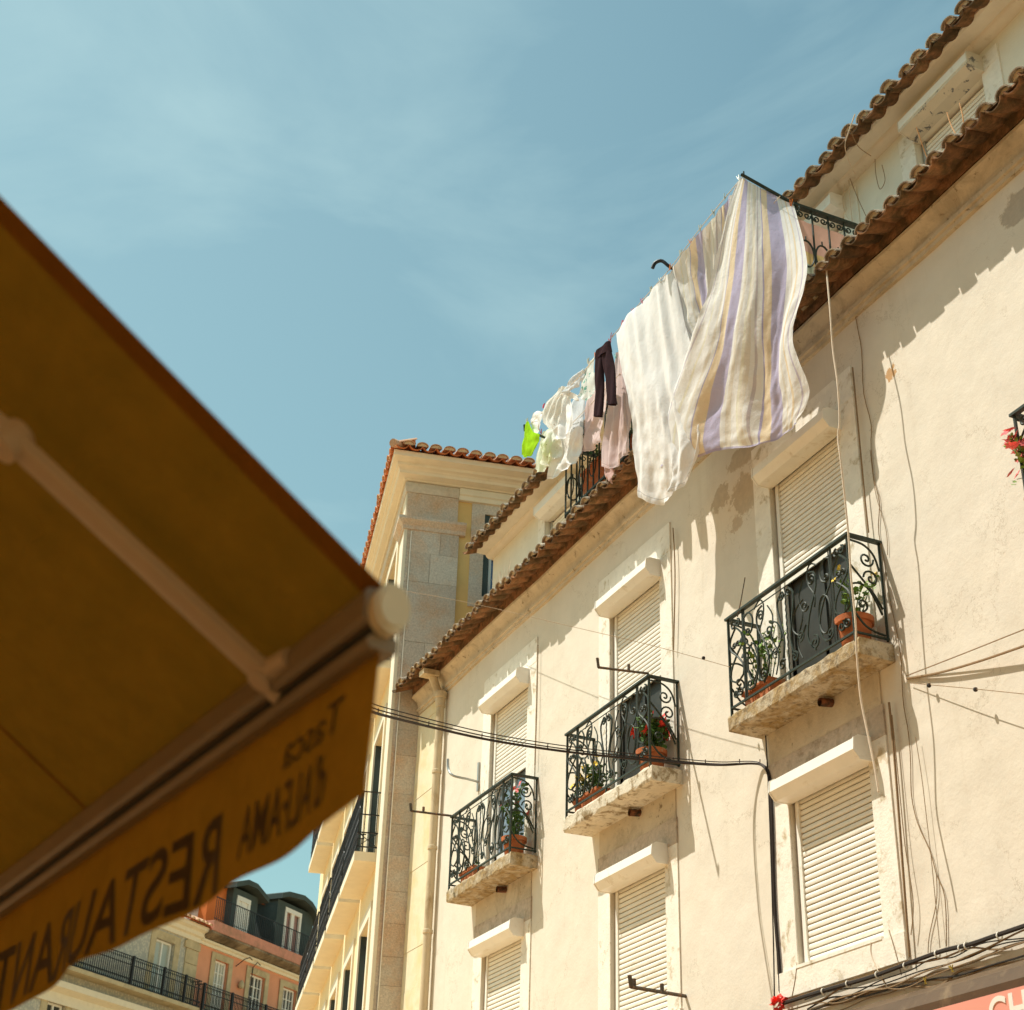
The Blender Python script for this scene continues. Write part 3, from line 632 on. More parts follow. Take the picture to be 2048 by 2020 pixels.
# ------------------------------------------------------------------ yellow corner building
Ae, Ad = math.radians(11.5), math.radians(13)
TC = Vector((-20.54, 6.96, 0))
ME = Matrix(((sin(Ae), -cos(Ae), 0, TC.x), (cos(Ae), sin(Ae), 0, TC.y), (0, 0, 1, 0), (0, 0, 0, 1)))        # x back along the end wall, y inward
MS = Matrix(((cos(Ad), sin(Ad), 0, TC.x), (-sin(Ad), cos(Ad), 0, TC.y), (0, 0, 1, 0), (0, 0, 0, 1)))       # x = -t along the street, y inward
tw = empty('corner_building', TC, 0, 'taller yellow corner building with stone pilaster, cream cornice and new red roof tiles', 'building')
W0, W1_ = 0.05, 0.05
mb = MB(ME); mb.wall(0.03, 8, 0, 14.2, W0, [(1.32, 2.35, 12.22, 13.72)], 0.25); mb.build('wall', M_yellow, tw)
ts = [0.9, 3.35, 5.95, 8.46, 10.95]
hs = []
for t in ts:
    for z0, z1 in ((4.7, 7.3), (8.2, 10.45), (11.35, 13.55)): hs.append((-t-1.65, -t-0.35, z0, z1))
mb = MB(MS); mb.wall(-14.3, -0.03, 0, 14.2, W0, hs, 0.28); mb.box(-14.28, -0.3, 0.5, 7, 0, 14.19); mb.build('street_wall', M_ycream, tw)
for h in hs:
    f = MB(MS); a, b, c, d = h
    f.box(a-0.18, a, W0-0.03, W0+0.002, c-0.1, d+0.2); f.box(b, b+0.18, W0-0.03, W0+0.002, c-0.1, d+0.2); f.box(a, b, W0-0.03, W0+0.002, d, d+0.2)
    f = f.build('window', M_creamc, tw)
    q = MB(MS); q.box(a, b, W0+0.16, W0+0.19, c, d); q.build('pane', M_glassd, f)
    q = MB(MS)
    for x in (a+0.02, (a+b)/2-0.04, b-0.1): q.box(x, x+0.08, W0+0.10, W0+0.15, c, d)
    for z in (c+0.02, d-0.10, d-0.7): q.box(a, b, W0+0.11, W0+0.145, z, z+0.07)
    q.build('frame', M_white, f)
    for ja in (a+0.001, b-0.021):
        q = MB(MS); q.box(ja, ja+0.02, W0-0.002, W0+0.16, c, d-0.001); q.build('jamb', M_slate, f)  # dark lining paints the shade of the window reveals onto the jambs
# window in the end wall
f = MB(ME); f.box(1.10, 1.32, W0-0.02, W0+0.002, 12.02, 13.9); f.box(2.35, 2.57, W0-0.02, W0+0.002, 12.02, 13.9); f.box(1.32, 2.35, W0-0.02, W0+0.002, 12.02, 12.22); f.box(1.32, 2.35, W0-0.02, W0+0.002, 13.72, 13.9)
f = f.build('window', M_gran, tw)
q = MB(ME); q.box(1.32, 2.35, W0+0.12, W0+0.15, 12.22, 13.72); q.build('pane', mat('sky blue pane', (0.05, 0.10, 0.22), 0.08, 0.1, 2, spec=1), f)
q = MB(ME); q.box(1.321, 1.41, W0+0.01, W0+0.10, 12.221, 13.719); q.box(1.32, 2.35, W0+0.01, W0+0.10, 12.221, 12.27); q.build('jamb', M_slate, f)
q = MB(ME)
for x in (1.43, 1.53, 1.85): q.box(x, x+0.045, W0+0.07, W0+0.115, 12.25, 13.7)
for z in (12.28, 12.95, 13.3): q.box(1.43, 2.3, W0+0.075, W0+0.112, z, z+0.045)
q.build('frame', M_white, f)
# pilaster of stone blocks on both faces of the corner
random.seed(5)
mb = MB(ME); ms_ = MB(MS); z = 0.0; k = 0
while z < 13.25:
    h = random.choice((0.40, 0.46, 0.52, 0.60)); z2 = min(z+h-0.004, 13.25)
    sp = random.choice((0.0, 0.0, 0.45, 0.6))
    if sp and z > 5: mb.box(0.11, sp-0.004, 0.004*(k % 2), 0.06, z, z2); mb.box(sp+0.003, 0.90, 0.003, 0.06, z, z2)
    else: mb.box(0.11, 0.90, 0.004*(k % 2), 0.06, z, z2)
    mb.box(-0.0, 0.10, 0.016, 0.06, z, z2)
    z += h; k += 1
mb.box(0.02, 0.88, 0.02, 0.3, 0, 13.25)
mb.box(0.02, 0.86, 0.0, 0.3, 13.46, 13.92)
mb.build('pilaster', M_gran, tw)
ms_.box(-0.55, -0.004, 0.0, 0.05, 0, 13.25); ms_.box(-0.50, -0.03, 0.0, 0.05, 13.46, 13.92); ms_.build('street_pilaster', M_creamc, tw)
def corner_band(name, prof, xe, xs_, m, ang=None, sk=0.45):
    """profile (out, z) carried round the corner: along the end wall to xe, along the street to xs_"""
    vs = []; n = len(prof)
    for (o, z) in prof: vs.append(ME @ Vector((xe, -o, z)))
    for (o, z) in prof:
        os_ = o if o < 0.12 else 0.12+(o-0.12)*sk
        p1 = ME @ Vector((0, -o, z)); p2 = MS @ Vector((0, -os_, z)); d1 = (ME.to_3x3() @ Vector((1, 0, 0))); d2 = (MS.to_3x3() @ Vector((1, 0, 0)))
        den = d1.x*d2.y - d1.y*d2.x; t = ((p2.x-p1.x)*d2.y - (p2.y-p1.y)*d2.x)/den
        vs.append(p1 + d1*t)
    for (o, z) in prof: vs.append(MS @ Vector((-xs_, -(o if o < 0.12 else 0.12+(o-0.12)*sk), z)))
    fs = []
    for k in range(2): fs += [(k*n+i, k*n+(i+1) % n, (k+1)*n+(i+1) % n, (k+1)*n+i) for i in range(n)]
    fs += [tuple(range(n)), tuple(2*n+i for i in range(n))]
    mb = MB(); mb.add(vs, fs); return mb.build(name, m, tw, ang)
corner_band('pilaster_cap', [(-0.05, 13.24), (0.02, 13.24), (0.03, 13.30), (0.09, 13.36), (0.11, 13.38), (0.11, 13.43), (0.06, 13.45), (-0.05, 13.46)], 1.0, 0.62, M_gran)
corner_band('frieze', [(-0.06, 13.92), (0.015, 13.925), (0.04, 14.0), (0.03, 14.10), (-0.06, 14.12)], 0.86, 14.3, M_ash)
mb = MB(ME); mb.extx([(0.06, 13.90), (-0.02, 13.90), (-0.03, 13.97), (-0.06, 13.99), (-0.06, 14.10), (0.06, 14.12)], 0.865, 8); mb.build('wall_band', M_creamc, tw)
corner_band('cornice', [(-0.06, 14.11), (0.06, 14.115), (0.07, 14.14), (0.22, 14.15), (0.23, 14.19), (0.27, 14.22), (0.34, 14.23), (0.36, 14.27), (0.52, 14.29), (0.54, 14.37), (-0.06, 14.42)], 8, 14.5, M_creamc)
random.seed(4)
d1 = ME.to_3x3() @ Vector((1, 0, 0)); i1 = ME.to_3x3() @ Vector((0, 1, 0)); d2 = MS.to_3x3() @ Vector((-1, 0, 0)); i2 = MS.to_3x3() @ Vector((0, 1, 0))
cor = TC - i1*0.64 - i2*0.37
mb = MB(); tiles(mb, Vector((cor.x, cor.y, 14.39)) + d1*0.05, d1, i1, 36, 0.222, 2, 0.10, 0.42, 0.34, None, 0.006, skip=(3, 0))
tiles(mb, Vector((cor.x, cor.y, 14.39)) + d2*15.0, -d2, i2, 67, 0.222, 2, 0.10, 0.42, 0.34, None, 0.006, skip=(0, 3))
c0 = Vector((cor.x, cor.y, 14.41))
mb.cur = 1
mb.tube([c0 + (i1+i2)*0.0 + Vector((0, 0, 0.02)), c0 + (i1+i2)*0.3 + Vector((0, 0, 0.14))], [0.07, 0.06], 10)
M_tnc = mat('tile top', (0.62, 0.40, 0.26), 0.9, 0.15, 14, 0.3, 50, color2=(0.60, 0.28, 0.15), mix2=(0.45, 0.65), s2=5, rnd=0.2)
M_tnm = mat('cream mortar', (0.72, 0.60, 0.42), 0.9, 0.1, 14)
mb.build('eave_tiles', [M_tilenew, M_tnc, M_tnm], tw, 50)
a0 = Vector((cor.x, cor.y, 14.43)) + (i1+i2)*0.3
mb = MB(); p = [a0 + Vector((0, 0, 0.10)), a0 + d1*8 + Vector((0, 0, 0.10)), a0 + d1*8 + i1*7 + Vector((0, 0, 2.6)), a0 + d1*7 + i1*7 + Vector((0, 0, 2.6)), a0 + d2*14.5 + i2*7 + Vector((0, 0, 2.6)), a0 + d2*14.5 + Vector((0, 0, 0.10))]
mb.add(p, [(0, 1, 2, 3), (0, 3, 4, 5)]); mb.build('roof', M_tnc, tw)
# street balconies
for zb, row in ((8.03, 0), (11.17, 1)):
    for t in ts:
        b = MB(MS); b.box(-t-2.25, -t, -0.30, 0.06, zb, zb+0.14); b = b.build('balcony', M_creamc, tw)
        r = MB(MS); y = -0.27; z0 = zb+0.22; z1 = zb+1.08
        for z in (z0, z1, z0+0.22): r.box(-t-2.23, -t-0.02, y-0.015, y+0.015, z, z+0.018)
        x = -t-2.22; k = 0
        while x < -t:
            r.tube([(x, y, zb+0.13), (x, y, z1)], 0.011, 4)
            r.tube([(x+0.045+0.04*cos(a/8*2*PI), y, z0+0.5+0.12*sin(a/8*2*PI)) for a in range(9)], 0.008, 3); r.tube([(x+0.045+0.04*cos(a/8*2*PI), y, z0+0.11+0.09*sin(a/8*2*PI)) for a in range(9)], 0.008, 3)
            r.tube([(x, y, z0), (x+0.09, y, z0+0.22)], 0.007, 3); r.tube([(x, y, z0+0.64), (x+0.09, y, z1)], 0.007, 3)
            x += 0.09
        for xx in (-t-0.02, -t-2.22):
            for z in (z0, z0+0.22, z0+0.5, z1): r.tube([(xx, y, z), (xx, 0.05, z)], 0.012, 4)
            for yy in (-0.27, -0.18, -0.09, 0.0): r.tube([(xx, yy, zb+0.13), (xx, yy, z1)], 0.008, 4)
            r.tube([(xx, -0.27, z0), (xx, 0.03, z0+0.22)], 0.007, 4); r.tube([(xx, 0.03, z0), (xx, -0.27, z0+0.22)], 0.007, 4)
        r.build('railing', M_ironb, b)
cb = MB(ME); cb.tube([(0.115, -0.012, z) for z in (4.0, 6, 8, 10, 12, 13.2)], 0.008, 5); lay(cb.build('white_cable', M_pvc), 'thin white cable running straight down the stone pilaster of the yellow corner building', 'cable')

# ------------------------------------------------------------------ two older houses across the end of the street (drawn at 1/1.6 size, then set at distance)
K = 1.6
gx = Vector((-0.649, 0.7607, 0)).normalized(); gi = Vector((-gx.y, gx.x, 0))       # along, inward
org = CAM + K*(28.0*gi) - Vector((0, 0, 1.6*K))
MBk = Matrix(((K*gx.x, K*gi.x, 0, org.x), (K*gx.y, K*gi.y, 0, org.y), (0, 0, K, 0), (0, 0, 0, 1)))
MBk[2][3] = 1.6 - 1.6*K
ga = math.atan2(gx.y, gx.x)
gb = empty('tiled_house', MBk @ Vector((33, 0, 1)) * 1.0, ga, 'weathered grey house clad in patterned tiles with a long ornate black balcony', 'house')
gb.location.z = 0
pk = empty('pink_house', MBk @ Vector((40, 0, 1)), ga, 'salmon pink house with stone framed windows, an attic balcony and two dark slate dormers', 'house'); pk.location.z = 0
def holewin(parent, u0, u1, z0, z1, M, mw, mp, sur=0.22, cols=2, rows=1, ms=M_bstone, dark=True):
    f = MB(M); f.box(u0-sur, u0, -0.02, 0.0, z0, z1+sur*0.9); f.box(u1, u1+sur, -0.02, 0, z0, z1+sur*0.9); f.box(u0, u1, -0.022, 0, z1, z1+sur*0.9); f = f.build('window', ms, parent)
    q = MB(M); q.box(u0, u1, 0.12, 0.14, z0, z1); q.build('pane', mp, f)
    q = MB(M); t = 0.045; a, b = u0+0.03, u1-0.07
    for k in range(cols+1): x = a + (b-a)*k/cols; ww = t*(1.3 if k*2 == cols or k in (0, cols) else 0.55); q.box(x-ww/2, x+ww/2, 0.08, 0.12, z0, z1-0.02)
    for k in range(rows+1): z = z0+0.02 + (z1-z0-0.06)*k/rows; ww = t*(1.2 if k in (0, rows) else 0.5); q.box(a-t*0.6, b+t*0.6, 0.082, 0.118, z-ww/2, z+ww/2)
    q.build('frame', mw, f)
    return f
gw = [(31.0, 31.85, 10.12, 11.72), (34.95, 35.82, 10.12, 11.72), (31.0, 31.7, 7.4, 9.22), (33.2, 33.9, 7.4, 9.22), (35.2, 35.9, 7.4, 9.22)]
mb = MB(MBk); mb.wall(26, 36.95, -1, 12.4, 0.0, gw, 0.2); mb.box(26, 36.94, 0.25, 6, -1, 12.4); mb.build('wall', M_azul, gb)
for (a, b, c, d) in gw: holewin(gb, a, b, c, d, MBk, M_white, M_pane2 if c > 10 else M_door, 0.24, 2, 1)
q = MB(MBk)
for z in [x*0.42 for x in range(-2, 30)]:
    q.box(36.35, 36.94, -0.035, 0.0, z, z+0.40)
q.box(36.25, 36.98, -0.06, 0.0, 11.75, 11.95); q.build('pilaster', M_bstone, gb)
q = MB(MBk); q.extx([(0.0, 12.0), (-0.05, 12.0), (-0.06, 12.12), (-0.14, 12.16), (-0.16, 12.26), (-0.28, 12.32), (-0.30, 12.42), (0.0, 12.46)], 26, 37.0); q.build('cornice', M_creamc, gb)
q = MB(MBk); q.extx([(0, 9.2), (-0.06, 9.2), (-0.08, 9.45), (-0.3, 9.55), (-0.32, 9.70), (0, 9.72)], 26, 36.9); q.build('string_course', M_creamc, gb)
q = MB(); tiles(q, MBk @ Vector((26, -0.42, 12.42)), gx, gi, 52, 0.34, 2, 0.14, 0.7, 0.4, None, 0.03, 5)
q.build('roof_tiles', [M_tilenew, M_tnc, M_tnm], gb, 50)
q = MB(MBk); q.quad((26, -0.2, 12.45), (36.95, -0.2, 12.45), (36.95, 3, 13.7), (26, 3, 13.7)); q.build('roof', M_tnc, gb)
def lacerail(parent, a, b, z0, z1, y, M, posts, step=0.085):
    bl = MB(M); bl.box(a, b, y-0.04, 0.0, z0-0.14, z0-0.03); bl = bl.build('balcony', M_bstone, parent)
    r = MB(M)
    for z in (z0, z0+0.14, z1-0.22, z1): r.box(a, b, y-0.012, y+0.012, z-0.01, z+0.012)
    x = a
    while x < b:
        r.tube([(x, y, z0), (x, y, z1)], 0.010, 4)
        r.tube([(x + step*0.5 - step*0.55*cos(k/6*PI), y, z1-0.22+0.16*sin(k/6*PI)) for k in range(7)], 0.007, 3)
        r.tube([(x + step*0.5 - step*0.45*cos(k/8*2*PI), y, z0+0.07+0.06*sin(k/8*2*PI)) for k in range(9)], 0.008, 3)
        x += step
    for p_ in posts: r.box(p_-0.035, p_+0.035, y-0.035, y+0.035, z0-0.05, z1+0.03)
    for e_ in (a, b):
        for k in range(4): r.tube([(e_, y*(k/4), z0), (e_, y*(k/4), z1)], 0.01, 4)
        r.box(e_-0.01, e_+0.01, y, 0, z1-0.01, z1+0.012)
    r.build('railing', M_ironb, bl)
lacerail(gb, 29.5, 36.75, 10.12, 10.84, -0.42, MBk, (31.2, 33.6, 35.0, 36.0))
# pink house
pw = [(37.83, 38.53, 10.12, 11.74), (39.68, 40.52, 10.12, 11.72), (41.55, 42.35, 10.12, 11.70), (43.5, 44.2, 10.12, 11.7)]
mb = MB(MBk); mb.wall(36.955, 46, -1, 12.2, 0.02, pw, 0.2); mb.box(36.96, 46, 0.25, 6, -1, 12.2); mb.build('wall', M_pinkw, pk)
for k, (a, b, c, d) in enumerate(pw): holewin(pk, a, b, c, d, MBk, M_white, M_pane2 if k == 0 else M_door, 0.2, 4 if k != 1 else 4, 5, M_bstone)
q = MB(MBk); q.extx([(0.02, 12.0), (-0.05, 12.0), (-0.06, 12.07), (-0.12, 12.1), (-0.13, 12.16), (0.02, 12.18)], 36.96, 46); q.build('cornice', M_creamc, pk)
q = MB(MBk); q.extx([(0.02, 12.181), (-0.14, 12.19), (-0.42, 12.30), (-0.42, 12.36), (0.02, 12.37)], 36.96, 46); q.build('soffit', mat('stained soffit', (0.28, 0.22, 0.15), 0.95, 0.25, 2, color2=(0.12, 0.09, 0.06), mix2=(0.4, 0.6), s2=1.2), pk)
q = MB(MBk); q.box(36.97, 46, -0.44, -0.36, 12.365, 12.66); q.box(36.97, 37.05, -0.36, 0.5, 12.365, 12.66); q.box(36.97, 46, -0.36, 1.5, 12.362, 12.40); q.build('parapet', mat('faded pink parapet', (0.60, 0.27, 0.19), 0.9, 0.12, 3, color2=(0.32, 0.19, 0.12), mix2=(0.5, 0.75), s2=1.0), pk)
q = MB(MBk); q.box(36.97, 46, -0.42, -0.395, 13.34, 13.365); q.box(36.97, 46, -0.415, -0.40, 12.72, 12.735)
x = 37.0
while x < 45: q.tube([(x, -0.41, 12.64), (x, -0.41, 13.34)], 0.009, 4); x += 0.095
q.build('attic_railing', M_ironb, pk)
q = MB(MBk); q.box(36.97, 38.2, 0.6, 0.7, 12.4, 13.35); q.build('roof_wall', M_whitew, pk)
q = MB(MBk); q.box(37.5, 38.42, 0.30, 1.4, 12.4, 14.25); q.build('dormer_cheek', M_orange, pk)
def dormer(u0, u1, z1, y0, wz, roof, curtain, side=2.0):
    d_ = MB(MBk); d_.wall(u0, u1, 12.4, z1, y0, [wz], 0.12, back=side); d_.quad((u0, y0, z1), (u1, y0, z1), (u1, y0+side, z1), (u0, y0+side, z1)); d_ = d_.build('dormer', M_slate, pk)
    a, b, c, e = wz
    f = MB(MBk); f.box(a, a+0.11, y0-0.02, y0+0.05, c, e); f.box(b-0.11, b, y0-0.02, y0+0.05, c, e); f.box(a, b, y0-0.025, y0+0.05, e-0.14, e)
    m_ = (a+b)/2; f.box(m_-0.09, m_+0.09, y0+0.0, y0+0.05, c, e-0.14)
    if not curtain: f.box(a+0.1, b-0.1, y0+0.02, y0+0.06, c, e-0.1); f.box(a+0.18, a+0.26, y0+0.012, y0+0.022, c+0.5, e-0.2)
    f.build('window_frame', M_white, d_)
    f = MB(MBk)
    n = 14; vs = []
    for k in range(n+1): x = a+0.1+(b-a-0.2)*k/n; vs += [(x, y0+0.08+0.015*(k % 2), c), (x, y0+0.08+0.015*(k % 2), e-0.1)]
    f.add(vs, [(2*k, 2*k+2, 2*k+3, 2*k+1) for k in range(n)]); f.build('curtain', M_curt if curtain else M_whitew, d_)
    f = MB(MBk); n = len(roof); vs = [(x, y0-0.25, z) for x, z in roof] + [(x, y0-0.25, z+0.16) for x, z in roof] + [(x, y0+side, z) for x, z in roof] + [(x, y0+side, z+0.16) for x, z in roof]
    fs = []
    for k in range(n-1): fs += [(k, k+1, n+k+1, n+k), (n+k, n+k+1, 3*n+k+1, 3*n+k), (k, 2*n+k, 2*n+k+1, k+1), (2*n+k, 3*n+k, 3*n+k+1, 2*n+k+1)]
    fs += [(0, n, 3*n, 2*n), (n-1, 3*n-1, 4*n-1, 2*n-1)[::1]]
    f.add(vs, fs); f.build('dormer_roof', M_slate, d_)
    return d_
dormer(38.40, 39.75, 14.05, 0.05, (38.62, 39.35, 12.42, 13.86), [(38.2, 13.98), (38.8, 14.2), (39.3, 14.2), (40.0, 13.93)], False)
dormer(40.85, 43.0, 14.30, 0.05, (41.30, 42.28, 12.42, 14.16), [(40.72, 14.28), (41.1, 14.42), (42.0, 14.52), (42.5, 14.42), (43.25, 14.0)], True, 2.4)
q = MB(MBk); q.box(39.6, 46, 2.0, 2.2, 12.4, 14.1); q.build('mansard', M_slate, pk)
q = MB(); tiles(q, MBk @ Vector((39.4, 0.55, 14.16)), gx, gi, 8, 0.3, 2, 0.13, 0.6, 0.3, None, 0.03, 5); tiles(q, MBk @ Vector((42.9, 1.2, 13.45)), gx, gi, 10, 0.3, 2, 0.13, 0.6, 0.3, None, 0.03, 5); q.build('roof_tiles', [M_tilenew, M_tnc, M_tnm], pk, 50)
lacerail(pk, 36.99, 43.2, 10.12, 10.82, -0.36, MBk, (36.99, 38.4, 40.2, 42.0), 0.075)
q = MB(MBk); q.tube([(38.9, 0.0, 11.75), (38.95, -0.25, 11.95), (39.15, -0.3, 12.05), (39.3, -0.3, 12.0)], 0.015, 5); q.tube([(39.75, 0.0, 10.6), (39.75, -0.04, 11.9), (39.8, -0.15, 12.05), (39.9, -0.2, 11.98)], 0.015, 5); q.build('cable_bracket', M_ironb, pk)
q = MB(MBk); q.lathe([(0.0, -0.12), (0.08, -0.10), (0.10, 0), (0.06, 0.10), (0.02, 0.14)], (39.18, -0.08, 11.25), 10); lay(q.build('wall_lantern', M_bstone, None, True), 'small tan lantern on the pink house wall between its first two windows', 'lantern')
def potbody(r0=0.10, r1=0.145, h=0.24):
    mb = MB(); mb.lathe([(0.0, 0), (r0, 0), (r0+0.01, 0.02), (r1-0.012, h-0.055), (r1+0.008, h-0.05), (r1+0.012, h), (r1-0.008, h), (r1-0.018, h-0.04), (0, h-0.04)], n=24); return mb
# ------------------------------------------------------------------ plants
def plantpot(loc, r1, h, leafm, flm, nl, spread, ph, nf, label, group=None, rz=0, box=None, seed=1, trail=0, ls=0.045, fs=0.03):
    random.seed(seed)
    root = empty('flower_pot', (0, 0, 0), 0, label, 'flower pot', group)
    if box:
        mb = MB(); a, b = box; mb.add([(-a*0.9, -b*0.8, 0), (a*0.9, -b*0.8, 0), (a*0.9, b*0.8, 0), (-a*0.9, b*0.8, 0), (-a, -b, h), (a, -b, h), (a, b, h), (-a, b, h)], [(0, 1, 2, 3), (0, 4, 5, 1), (1, 5, 6, 2), (2, 6, 7, 3), (3, 7, 4, 0)])
        mb.box(-a-0.012, a+0.012, -b-0.012, -b+0.008, h-0.035, h+0.004); mb.box(-a-0.012, a+0.012, b-0.008, b+0.012, h-0.035, h+0.004); mb.box(-a-0.011, -a+0.008, -b+0.008, b-0.008, h-0.034, h+0.003); mb.box(a-0.008, a+0.011, -b+0.008, b-0.008, h-0.034, h+0.003)
        mb.build('pot', M_terra, root); s = MB(); s.quad((-a, -b, h-0.03), (a, -b, h-0.03), (a, b, h-0.03), (-a, b, h-0.03)); s.build('soil', M_soil, root)
    else:
        mb = potbody(r1*0.68, r1, h); mb.build('pot', M_terra, root, 50); s = MB(); s.lathe([(r1-0.02, h-0.035), (0, h-0.03)], n=20); s.build('soil', M_soil, root)
    st = MB(); lf = MB(); fl = MB()
    tips = []
    for k in range(max(6, nl//10)):
        an = random.uniform(0, 2*PI); rr = random.uniform(0.2, 1)*spread; sx = (box[0] if box else r1*0.6)*random.uniform(-0.8, 0.8)
        p0 = Vector((sx, random.uniform(-0.4, 0.4)*(box[1] if box else r1), h-0.03)); p2 = p0 + Vector((cos(an)*rr, sin(an)*rr, ph*random.uniform(0.45, 1)))
        if trail and random.random() < 0.4: p2.z = h - trail*random.random()
        p1 = p0.lerp(p2, 0.5) + Vector((0, 0, ph*0.15))
        pts = catmull([p0, p1, p2], 8); st.tube(pts, [0.005]*4 + [0.003]*4, 4); tips.append(pts)
    for k in range(nl):
        pts = random.choice(tips); c = pts[random.randint(2, 7)] + Vector([random.gauss(0, 0.018) for _ in range(3)])
        d = Vector((random.gauss(0, 1), random.gauss(0, 1), random.gauss(0.3, 0.6))).normalized(); s_ = ls*random.uniform(0.6, 1.25); w_ = d.orthogonal().normalized()
        w_.rotate(Matrix.Rotation(random.uniform(0, 2*PI), 3, d)); nn = d.cross(w_)
        lf.add([c, c + d*s_*0.35 + w_*s_*0.36 + nn*s_*0.08, c + d*s_*0.8 + w_*s_*0.30 + nn*s_*0.05, c + d*s_*1.05 - nn*s_*0.05, c + d*s_*0.8 - w_*s_*0.30 + nn*s_*0.05, c + d*s_*0.35 - w_*s_*0.36 + nn*s_*0.08, c + d*s_*0.5], [(0, 1, 6), (1, 2, 6), (2, 3, 6), (3, 4, 6), (4, 5, 6), (5, 0, 6)])
    for k in range(nf):
        pts = random.choice(tips); c = pts[-1] + Vector((random.gauss(0, 0.025), random.gauss(0, 0.025), 0.02+random.random()*0.03)); up = Vector((random.gauss(0, 0.5), -0.6+random.gauss(0, 0.4), 0.6)).normalized(); u = up.orthogonal().normalized(); v = up.cross(u)
        for q in range(6):
            a = q*PI/3 + k; dd = u*cos(a)+v*sin(a); e = u*cos(a+PI/2)+v*sin(a+PI/2); s_ = fs*random.uniform(0.85, 1.15)
            fl.add([c, c + dd*s_*0.6 + e*s_*0.38 + up*s_*0.25, c + dd*s_*1.15 + up*s_*0.2, c + dd*s_*0.6 - e*s_*0.38 + up*s_*0.25], [(0, 1, 2, 3)])
    st.build('stem', M_leaf, root); lf.build('leaves', leafm, root)
    if nf: fl.build('blossoms', flm, root)
    root.location = loc; root.rotation_euler = (0, 0, rz)
    return root
ZS = 6.80
plantpot((-9.42, 7.20, ZS), 0.155, 0.27, M_leafl, M_yel, 110, 0.20, 0.46, 3, 'terracotta pot of sparse bright leaves at the right end of the largest balcony', seed=2)
plantpot((-10.80, 7.18, ZS), 0.13, 0.17, M_leafl, M_yel, 110, 0.22, 0.62, 0, 'low terracotta trough of climbing leaves at the left end of the largest balcony', box=(0.22, 0.075), seed=3)
plantpot((-12.92, 7.20, ZS), 0.15, 0.24, M_leaf, M_red, 520, 0.21, 0.38, 30, 'full terracotta pot of big red flowers on the middle balcony', seed=4, ls=0.06, fs=0.055)
plantpot((-14.18, 7.19, ZS), 0.13, 0.17, M_leaf, M_yel, 240, 0.16, 0.34, 16, 'terracotta trough of yellow flowers on the middle balcony', box=(0.20, 0.075), seed=5, fs=0.036)
plantpot((-14.46, 7.17, ZS), 0.085, 0.17, M_leaf, M_yel, 40, 0.06, 0.30, 4, 'small round terracotta pot with pale yellow flowers at the middle balcony corner', seed=6, fs=0.04)
plantpot((-16.32, 7.20, ZS), 0.145, 0.24, M_leaf, M_pinkp, 230, 0.19, 0.66, 12, 'terracotta pot with coral flowers and a tall leafy stem on the leftmost balcony', seed=8, ls=0.055, fs=0.042)
plantpot((-17.55, 7.18, ZS), 0.13, 0.15, M_leaf, M_pinkp, 30, 0.10, 0.14, 0, 'nearly bare terracotta trough at the left end of the leftmost balcony', box=(0.22, 0.08), seed=9)
plantpot((-7.02, 7.12, ZS), 0.14, 0.22, M_leafl, M_pinkp, 380, 0.25, 0.58, 75, 'pot of trailing pink flowers on the balcony cut off by the right edge', seed=10, fs=0.045)
# attic balcony: troughs and climbing plants behind the bars
plantpot((-14.0, 7.30, 10.62), 0.14, 0.55, M_leaf, M_red, 260, 0.30, 0.35, 8, 'tall red planter box of leafy plants behind the attic railing', box=(0.55, 0.12), seed=12, trail=0.3, ls=0.06).children[0].data.materials[0] = mat('red planter', (0.55, 0.07, 0.03), 0.6, 0.1, 6)
plantpot((-12.65, 7.30, 10.62), 0.12, 0.28, M_leafl, M_red, 260, 0.20, 1.10, 4, 'light green climber in a pot at the attic railing beside the white bedsheet', seed=13, ls=0.07)
plantpot((-13.2, 7.35, 10.62), 0.14, 0.30, M_leaf, M_red, 220, 0.25, 0.8, 10, 'terracotta pot of red flowered bush behind the pink nightdresses', seed=14, ls=0.06)
# privacy panel inside the side railing of the attic balcony
def panelx(t, cur, pos):
    cur = mixc(t, patch(t, pos, (-9.62, 11.02), (9, 0.10), 0.15, 3), cur, (0.80, 0.60, 0.28)); 
    return mixc(t, patch(t, pos, (-9.62, 10.90), (9, 0.07), 0.15, 3), cur, (0.50, 0.56, 0.42))
M_panel = clothmat('peach sheet', (0.80, 0.50, 0.40), 0.35, extra=panelx)
mb = MB(); n = 20; vs = []
for k in range(n+1):
    y = 7.1 + 0.85*k/n; o = 0.012*sin(k*1.3)
    vs += [(-9.64+o, y, 10.66), (-9.64+o*0.5, y, 11.50)]
mb.add(vs, [(2*k, 2*k+2, 2*k+3, 2*k+1) for k in range(n)])
lay(mb.build('windbreak', M_panel, None, 'all'), 'peach cloth windbreak with a yellow and green print inside the attic side railing', 'windbreak')

